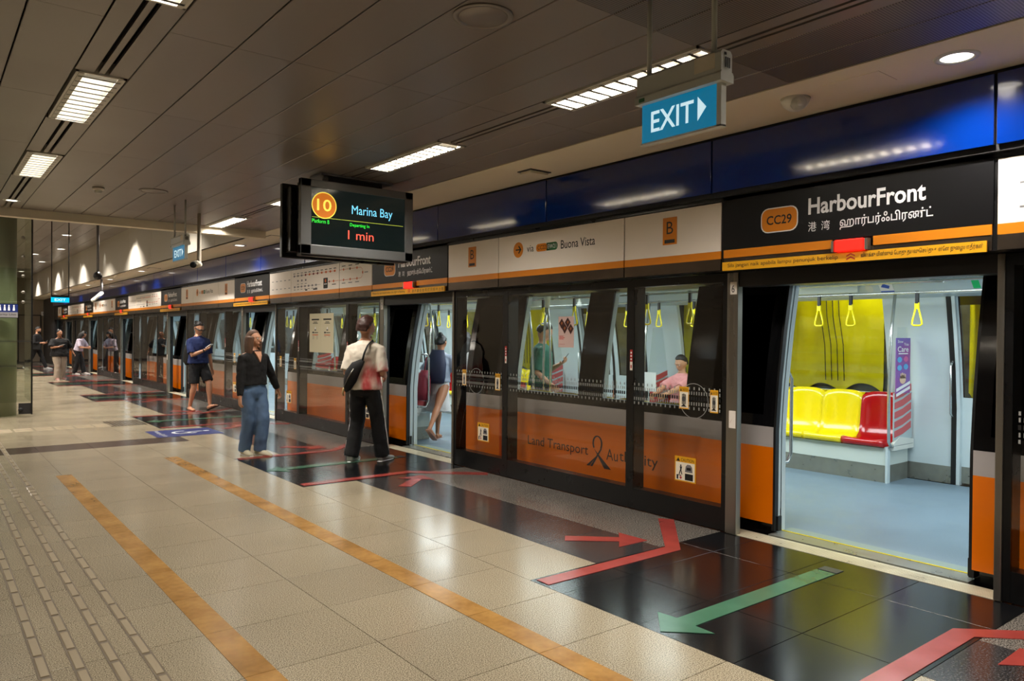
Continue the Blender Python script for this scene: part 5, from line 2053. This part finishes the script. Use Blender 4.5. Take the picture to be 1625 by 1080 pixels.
    if shoes:
        m, st = shoes
        for s in (-1, 1):
            heel, fd, fu = J['foot', s]
            if st == 'sandal':
                q = MB()
                loft(q, [(heel - fd * .03 * H - fu * .0245 * H, fu, sd, .004 * H, .018 * H), (heel + fd * .05 * H - fu * .0245 * H, fu, sd, .005 * H, .024 * H), (heel + fd * .11 * H - fu * .0245 * H, fu, sd, .005 * H, .031 * H), (heel + fd * .145 * H - fu * .0245 * H, fu, sd, .004 * H, .024 * H)], 14)
                so = q.build('sandal', m, root)
                MB().tube([heel + fd * .075 * H + sd * .026 * H - fu * .018 * H, heel + fd * .085 * H + fu * .010 * H, heel + fd * .075 * H - sd * .026 * H - fu * .018 * H], .006 * H, 8, flat=(1, .4)).build('strap', m, so)
            else:
                q = MB()
                loft(q, [(heel - fd * .022 * H - fu * .003 * H, fu, sd, .022 * H, .018 * H), (heel + fd * .0 * H + fu * .004 * H, fu, sd, .034 * H, .026 * H), (heel + fd * .05 * H - fu * .002 * H, fu, sd, .028 * H, .028 * H),
                         (heel + fd * .10 * H - fu * .010 * H, fu, sd, .018 * H, .031 * H), (heel + fd * .14 * H - fu * .013 * H, fu, sd, .013 * H, .025 * H), (heel + fd * .152 * H - fu * .015 * H, fu, sd, .006 * H, .014 * H)], 14)
                so = q.build('shoe', m, root)
                q = MB()
                loft(q, [(heel - fd * .026 * H - fu * .024 * H, fu, sd, .006 * H, .018 * H), (heel + fd * .05 * H - fu * .024 * H, fu, sd, .006 * H, .028 * H), (heel + fd * .11 * H - fu * .025 * H, fu, sd, .006 * H, .032 * H), (heel + fd * .155 * H - fu * .025 * H, fu, sd, .005 * H, .02 * H)], 14)
                q.build('sole', INKW, so)
    root.location = loc
    root.rotation_euler = (0, 0, math.radians(head))
    M = Matrix.Translation(Vector(loc)) @ Matrix.Rotation(math.radians(head), 4, 'Z')
    return root, J, T, (lambda v: M @ Vector(v)), held, hp, (fw, sd, up)


def phone(W, c, d_up, d_w, d_n, label, m=None, cat='phone', size=(.075, .15)):
    """c in person space; builds a top-level handset"""
    c, a, w, n_ = W(c), Vector(d_up), Vector(d_w), Vector(d_n)
    R = lambda v: (W(v) - W((0, 0, 0)))
    a, w, n_ = R(a).normalized(), R(w).normalized(), R(n_).normalized()
    t = thing('phone', label, cat, tuple(c))
    q = MB()
    def slab(mb, hw, hh, t0, t1):
        vs = [c + w * (sx * hw) + a * (sy * hh) + n_ * tt for tt in (t0, t1) for sx, sy in ((-1, -1), (1, -1), (1, 1), (-1, 1))]
        mb.add(vs, [(0, 3, 2, 1), (4, 5, 6, 7), (0, 1, 5, 4), (1, 2, 6, 5), (2, 3, 7, 6), (3, 0, 4, 7)])
        return mb
    slab(q, size[0] / 2, size[1] / 2, -.005, .004).build('phone_body', m or DGREY, t)
    slab(MB(), size[0] / 2 - .004, size[1] / 2 - .006, .004, .0048).build('phone_screen', mat('phone_glow', (150, 160, 170), .2, emit=(170, 184, 200), estr=.7), t)
    return t


# ---- 1. man with the sling bag, seen from behind
TEE = mat('printed_white_tee', (226, 216, 200), .8)
nt = TEE.node_tree
b = nt.nodes['Principled BSDF']
tc = nt.nodes.new('ShaderNodeTexCoord')
n1 = nt.nodes.new('ShaderNodeTexNoise'); n1.inputs['Scale'].default_value = 7; n1.inputs['Detail'].default_value = 3
mp = nt.nodes.new('ShaderNodeMapping'); mp.inputs['Scale'].default_value = (1, 1, .45)
nt.links.new(tc.outputs['Object'], mp.inputs[0]); nt.links.new(mp.outputs[0], n1.inputs['Vector'])
sx_ = nt.nodes.new('ShaderNodeSeparateXYZ'); nt.links.new(tc.outputs['Object'], sx_.inputs[0])
m1 = nt.nodes.new('ShaderNodeMapRange'); m1.inputs['From Min'].default_value = 1.42; m1.inputs['From Max'].default_value = 1.12; nt.links.new(sx_.outputs['Z'], m1.inputs[0])
m2 = nt.nodes.new('ShaderNodeMapRange'); m2.inputs['From Min'].default_value = .06; m2.inputs['From Max'].default_value = -.10; nt.links.new(sx_.outputs['Y'], m2.inputs[0])
ml = nt.nodes.new('ShaderNodeMath'); ml.operation = 'MULTIPLY'; nt.links.new(m1.outputs[0], ml.inputs[0]); nt.links.new(m2.outputs[0], ml.inputs[1])
ad = nt.nodes.new('ShaderNodeMath'); ad.operation = 'MULTIPLY_ADD'; nt.links.new(ml.outputs[0], ad.inputs[0]); ad.inputs[1].default_value = .42; nt.links.new(n1.outputs['Fac'], ad.inputs[2])
cr = nt.nodes.new('ShaderNodeValToRGB'); cr.color_ramp.elements[0].position = .68; cr.color_ramp.elements[1].position = .98
cr.color_ramp.elements[0].color = lin((226, 216, 200)); cr.color_ramp.elements[1].color = lin((206, 84, 84))
nt.links.new(ad.outputs[0], cr.inputs[0]); nt.links.new(cr.outputs[0], b.inputs['Base Color'])
BLKT = mat('black_trousers', (17, 17, 19), .8)
r_, J, T, W, held, hp, ax = person('man in white and red tee and black striped trousers, seen from behind', (4.36, 8.46, 0), 36, 1.79, build=1.0,
    feet=((-.02, .17, 0), (.16, -.17, 0)), hands=((.17, .15, 1.03), (.22, -.17, 1.06)), elbows=((-1, .25, -.6), (-1, -.45, -.5)), pitch=.12, yaw_h=-.5, hair='mop', hairm=HAIRR, top=(TEE, .92, 1.15, .505),
    bottom=(BLKT, 'legs', 1.7, 1, .60, 'trousers', INKW), shoes=(mat('grey_shoe', (150, 146, 138), .7), 'shoe'), lean=.02)
t = thing('sling_bag', 'black banana shaped sling bag across the back of the man in white', 'bag', tuple(W((-.14, .06, 1.10))))
q = MB()
loft(q, [(W((-.150, -.045, 1.27)), W((1, 0, 0)) - W((0, 0, 0)), Vector((0, 0, 1)) * .5 + (W((0, 1, 0)) - W((0, 0, 0))) * .8, .025, .03),
         (W((-.185, .02, 1.20)), W((1, 0, 0)) - W((0, 0, 0)), Vector((0, 0, 1)) * .6 + (W((0, 1, 0)) - W((0, 0, 0))) * .8, .045, .075),
         (W((-.20, .09, 1.07)), W((1, 0, 0)) - W((0, 0, 0)), Vector((0, 0, 1)) * .7 + (W((0, 1, 0)) - W((0, 0, 0))) * .7, .055, .10),
         (W((-.175, .15, .97)), W((1, 0, 0)) - W((0, 0, 0)), Vector((0, 0, 1)) * .8 + (W((0, 1, 0)) - W((0, 0, 0))) * .5, .05, .085),
         (W((-.13, .20, .90)), W((1, 0, 0)) - W((0, 0, 0)), Vector((0, 0, 1)) * .8 + (W((0, 1, 0)) - W((0, 0, 0))) * .4, .03, .04)], 16)
q.build('bag_body', BLKT, t)
MB().tube([W((-.15, -.04, 1.27)), W((-.168, -.075, 1.36)), W((-.125, -.10, 1.46)), W((-.03, -.105, 1.512)), W((.07, -.09, 1.46)), W((.145, -.03, 1.36))], .019, 8, flat=(1, .4)).build('shoulder_strap', BLKT, t)
MB().tube([W((-.245, .03, 1.17)), W((-.262, .10, 1.05)), W((-.225, .165, .95))], .006, 6).build('zip', STEEL, t)
MB().tube([W((-.17, .20, .93)), W((-.16, .22, .86)), W((-.15, .21, .83))], .012, 6).build('strap_end', mat('tan_strap', (190, 160, 110), .6), t)

# ---- 2. woman in black top and jeans
r_, J, T, W, held, hp, ax = person('woman in black long sleeved top and wide blue jeans walking', (3.44, 9.78, 0), -76, 1.62,
    feet=((.06, .05, 0), (-.12, -.06, 0)), hands=((-.08, .42, .82), (.06, -.24, .76)), elbows=((-1, .5, -.2), (-.8, -.6, 0)), pitch=-.02, yaw_h=.3, female=True, hair='bob', hairm=HAIRBR,
    top=(mat('black_knit', (14, 13, 14), .9), 1.9, .9, .565, 'top'), bottom=(mat('blue_denim', (86, 112, 146), .85, noise=(3, .18)), 'legs', 1.5, 1, .61, 'jeans'), shoes=(mat('cream_shoe', (196, 188, 162), .7), 'shoe'), lean=-.04, skinm=SKIN)
q = MB()
q.add([(.080, .050, 1.352), (.120, .034, 1.302), (.146, .0, 1.215), (.120, -.034, 1.302), (.080, -.050, 1.352), (.04, .05, 1.352), (.07, .034, 1.302), (.10, .0, 1.215), (.07, -.034, 1.302), (.04, -.05, 1.352)],
      [(0, 1, 3, 4), (1, 2, 3), (5, 9, 8, 6), (6, 8, 7), (0, 5, 6, 1), (1, 6, 7, 2), (2, 7, 8, 3), (3, 8, 9, 4), (0, 4, 9, 5)])
pb(q, 'neckline', SKIN, r_)
pb(MB().lathe([(.014, 0), (.014, .006)], tuple(Vector(T(.575)) + Vector((.118, 0, 0))), 14, axis='x'), 'button', STEEL, r_)

# ---- 3. man in navy tee with phone
r_, J, T, W, held, hp, ax = person('man in navy tee and black shorts walking, looking at a phone', (4.47, 15.96, 0), -72, 1.80,
    feet=((.22, .12, .035, .35), (-.10, -.12, 0)), hands=((.02, .30, .84), (.26, -.02, 1.24)), elbows=((-1, .3, -.3), (-.5, -1, -.9)), pitch=.5, yaw_h=.0, hair='short', hairm=HAIRB, palms=((0, -1, 0), (-.3, 0, 1)), curls=(.5, .9),
    top=(mat('navy_cotton', (26, 42, 92), .85), .85, 1.2, .535), bottom=(mat('black_shorts', (16, 17, 22), .85), 'legs', 1, .86, .60, 'shorts'), shoes=(mat('dark_sandal', (44, 34, 28), .7), 'sandal'))
pb(MB().tube([hp(0, .085, .01), hp(.098, .065, .008), hp(.108, 0, .008), hp(.098, -.065, .008), hp(0, -.085, .01)], .009, 6), 'spectacles', INKB, r_)
c_ = J['wri', -1].lerp(J['elb', -1], .12)
d_ = (J['wri', -1] - J['elb', -1]).normalized()
pb(MB().tube([c_ - d_ * .012, c_ + d_ * .012], .036, 14), 'wristwatch', INKB, r_)
phone(W, held[1] + Vector((.0, .02, .015)), (.8, .3, .5), (-.3, .9, 0), (-.5, 0, .85), 'white phone held up by the man in the navy tee', INKW)
t = thing('backpack', 'black backpack on the man in the navy tee', 'bag', tuple(W((-.2, 0, 1.2))))
q = MB()
loft(q, [(W((-.20, 0, .92)), W((1, 0, 0)) - W((0, 0, 0)), W((0, 1, 0)) - W((0, 0, 0)), .08, .15), (W((-.23, 0, 1.0)), W((1, 0, 0)) - W((0, 0, 0)), W((0, 1, 0)) - W((0, 0, 0)), .12, .18), (W((-.22, 0, 1.25)), W((1, 0, 0)) - W((0, 0, 0)), W((0, 1, 0)) - W((0, 0, 0)), .10, .17), (W((-.17, 0, 1.45)), W((1, 0, 0)) - W((0, 0, 0)), W((0, 1, 0)) - W((0, 0, 0)), .05, .11)], 18)
q.build('bag_body', BLACKM, t)

# ---- 4..6 the far group
BLC = mat('black_cotton', (17, 16, 18), .9)
r_, J, T, W, held, hp, ax = person('woman in loose black tee and beige wide trousers at far left', (3.62, 28.5, 0), -75, 1.62,
    feet=((-.10, .12, 0), (.10, -.12, 0)), hands=((.05, .42, .84), (.30, -.12, 1.08)), elbows=((-1, .5, -.2), (-.5, -1, -.5)), pitch=-.1, yaw_h=.1, build=1.45, female=True, hair='bun', skinm=SKIN2, palms=((0, -1, 0), (-.2, 0, 1)), curls=(.8, .9),
    top=(BLC, .95, 2.4, .47), bottom=(mat('beige_linen', (172, 156, 140), .9), 'legs', 2.2, 1, .60), shoes=(mat('pink_shoe', (190, 140, 130), .7), 'shoe'))
phone(W, held[1] + Vector((.02, .0, .02)), (.8, .5, .3), (-.3, .9, 0), (-.3, 0, .95), 'pale phone held by the far woman in the black tee', INKW)
phone(W, held[0] + Vector((0, .0, -.05)), (0, 0, 1), (1, 0, 0), (0, 1, 0), 'dark bottle shaped holder hanging from the far woman hand', INKB, 'holder', (.09, .2))
r_, J, T, W, held, hp, ax = person('woman in pale lilac shirt and black trousers bending over at far platform edge', (4.62, 31.5, 0), -38, 1.62,
    feet=((.14, .08, 0), (-.12, -.08, 0)), hands=((.34, .10, 1.02), (.36, -.08, .98)), elbows=((-.6, .8, -.4), (-.6, -.8, -.4)), pitch=.6, yaw_h=.2, female=True, hair='long', lean=.30, shear=-.05,
    top=(mat('lilac_cotton', (196, 184, 200), .85), .9, 1.1, .55), bottom=(BLC, 'legs', 1.3, 1, .60), shoes=(mat('white_shoe', (206, 196, 190), .7), 'shoe'))
r_, J, T, W, held, hp, ax = person('person in black with dark face mask striding past the green pillar', (3.78, 36.2, 0), -30, 1.78,
    feet=((.34, .08, 0), (-.38, -.08, .05, -.5)), hands=((.30, .12, 1.12), (.28, -.16, 1.10)), elbows=((-.6, .8, -.8), (-.6, -.8, -.8)), pitch=.45, hair='short', skinm=SKIN, hip=.50, lean=.06,
    top=(BLC, 1.7, 1.2, .53, 'jacket'), bottom=(BLC, 'legs', .7, 1, .60), shoes=(mat('white_black_shoe', (190, 188, 186), .7), 'shoe'))
q = MB()
loft(q, [(hp(.06, 0, -.105), (hp(1, 0, 0) - hp(0, 0, 0)).normalized(), (hp(0, 1, 0) - hp(0, 0, 0)).normalized(), .03, .045), (hp(.065, 0, -.06), (hp(1, 0, 0) - hp(0, 0, 0)).normalized(), (hp(0, 1, 0) - hp(0, 0, 0)).normalized(), .045, .06), (hp(.07, 0, -.015), (hp(1, 0, 0) - hp(0, 0, 0)).normalized(), (hp(0, 1, 0) - hp(0, 0, 0)).normalized(), .04, .055)], 14)
pb(q, 'face_mask', INKB, r_)
phone(W, held[0] + Vector((.02, -.02, .03)), (.7, 0, .6), (0, 1, 0), (-.6, 0, .7), 'dark phone in the hand of the striding masked person', DGREY)
t = thing('messenger_bag', 'black bag at the hip of the striding masked person', 'bag', tuple(W((.1, -.2, .95))))
pb(MB().bbox(-.16, .16, -.05, .05, -.13, .13, .03), 'bag_body', BLACKM, t)
t.rotation_euler = (0, 0, math.radians(-30))

# ---- 7..8 entering the second door
r_, J, T, W, held, hp, ax = person('woman with dark hair bun and pale skirt stepping into the train', (6.20, 9.62, 0), 35, 1.60,
    feet=((.10, .06, 0), (-.62, -.08, .06, -.7)), hands=((.24, .22, .98), (.27, -.18, 1.02)), elbows=((-1, .6, -.5), (-1, -.6, -.5)), pitch=.3, yaw_h=-.15, female=True, hair='bun', skinm=SKIN2, hip=.50, lean=.10,
    top=(mat('pale_blue_cotton', (170, 178, 196), .85), .8, .9, .56), bottom=(mat('white_linen', (206, 204, 204), .85), 'skirt', 1.2, .98, .61, 'skirt'), shoes=(mat('nude_shoe', (176, 130, 112), .7), 'sandal'))
t = thing('backpack', 'navy backpack on the woman stepping into the train', 'bag', tuple(W((-.2, 0, 1.15))))
q = MB()
X_, Y_ = W((1, 0, 0)) - W((0, 0, 0)), W((0, 1, 0)) - W((0, 0, 0))
loft(q, [(W((-.12, 0, .86)), X_, Y_, .07, .13), (W((-.15, 0, .95)), X_, Y_, .11, .16), (W((-.12, 0, 1.15)), X_, Y_, .10, .16), (W((-.05, 0, 1.36)), X_, Y_, .05, .10)], 18)
q.build('bag_body', mat('navy_nylon', (30, 34, 62), .7), t)
MB().tube([W((-.02, .10, 1.36)), W((.10, .11, 1.28)), W((.12, .12, 1.1)), W((-.02, .13, .95))], .014, 8).build('shoulder_strap', mat('navy_nylon2', (24, 28, 52), .7), t)
t = thing('red_bag', 'dark red bag hanging behind the woman stepping into the train', 'bag', tuple(W((-.30, .12, .9))))
q = MB()
loft(q, [(W((-.30, .14, .62)), X_, Y_, .10, .10), (W((-.31, .14, .74)), X_, Y_, .13, .12), (W((-.30, .13, .92)), X_, Y_, .12, .11), (W((-.26, .12, 1.06)), X_, Y_, .05, .06)], 16)
q.build('bag_body', mat('dark_red_nylon', (128, 26, 44), .6), t)
MB().tube([W((-.28, .12, 1.04)), W((-.16, .14, 1.24)), W((-.02, .12, 1.30))], .012, 8).build('bag_strap', mat('dark_red_nylon2', (110, 24, 40), .6), t)
r_, J, T, W, held, hp, ax = person('long haired woman ahead in the second doorway, partly hidden by the screen', (6.75, 9.72, 0), 20, 1.62,
    feet=((.05, .08, 0), (-.12, -.08, 0)), hands=((.22, .14, 1.0), (.24, -.12, 1.0)), pitch=.2, female=True, hair='long', hairm=HAIRB, skinm=SKIN2,
    top=(mat('white_cotton', (214, 210, 208), .85), .8, .9, .56), bottom=(mat('pale_skirt', (196, 196, 200), .85), 'skirt', 1.2, .95, .61, 'skirt'), shoes=(mat('black_sandal', (24, 22, 22), .7), 'sandal'))

# ---- 9 man in green inside
r_, J, T, W, held, hp, ax = person('man in green tee inside the train, reading a phone', (6.75, 7.90, 0), -42, 1.76,
    feet=((-.02, .12, 0), (.05, -.12, 0)), hands=((.28, .06, 1.20), (.16, -.22, .92)), elbows=((-.8, .8, -.6), (-1, -.4, -.2)), pitch=.55, hair='short', palms=((-.3, 0, 1), (0, 1, 0)), curls=(.8, .7), lean=.05,
    top=(mat('green_cotton', (38, 104, 88), .85), .92, 1.2, .51), bottom=(BLC, 'legs', 1, 1, .60), shoes=(mat('white_trainer', (206, 200, 196), .7), 'shoe'))
phone(W, held[0] + Vector((.03, -.02, .03)), (.6, -.2, .8), (0, 1, 0), (-.8, 0, .5), 'dark phone held by the man in the green tee', DGREY)

# ---- 10 seated figure behind the near narrow panel
r_, J, T, W, held, hp, ax = person('person in pink shirt seated inside the train behind the narrow glass panel', (8.28, 6.9, 0), 180, 1.62,
    feet=((.22, .10, 0), (.22, -.10, 0)), hands=((.36, .10, .74), (.34, -.10, .72)), elbows=((-.8, .8, -.6), (-.8, -.8, -.6)), pitch=.4, hair='short', hip=.33, shear=-.28, female=True,
    top=(mat('pink_cotton', (222, 150, 150), .85), .9, 1.0, .54), bottom=(mat('grey_cotton', (90, 92, 100), .85), 'legs', 1, 1, .60), shoes=(mat('grey_trainer', (120, 120, 124), .7), 'shoe'))
t = thing('paper_sheet', 'white printed sheets held by the seated person in pink', 'paper', tuple(W((.40, 0, .86))))
q = MB().box(7.86, 7.865, 6.78, 7.0, .84, 1.10)
q.build('sheet', INKW, t)
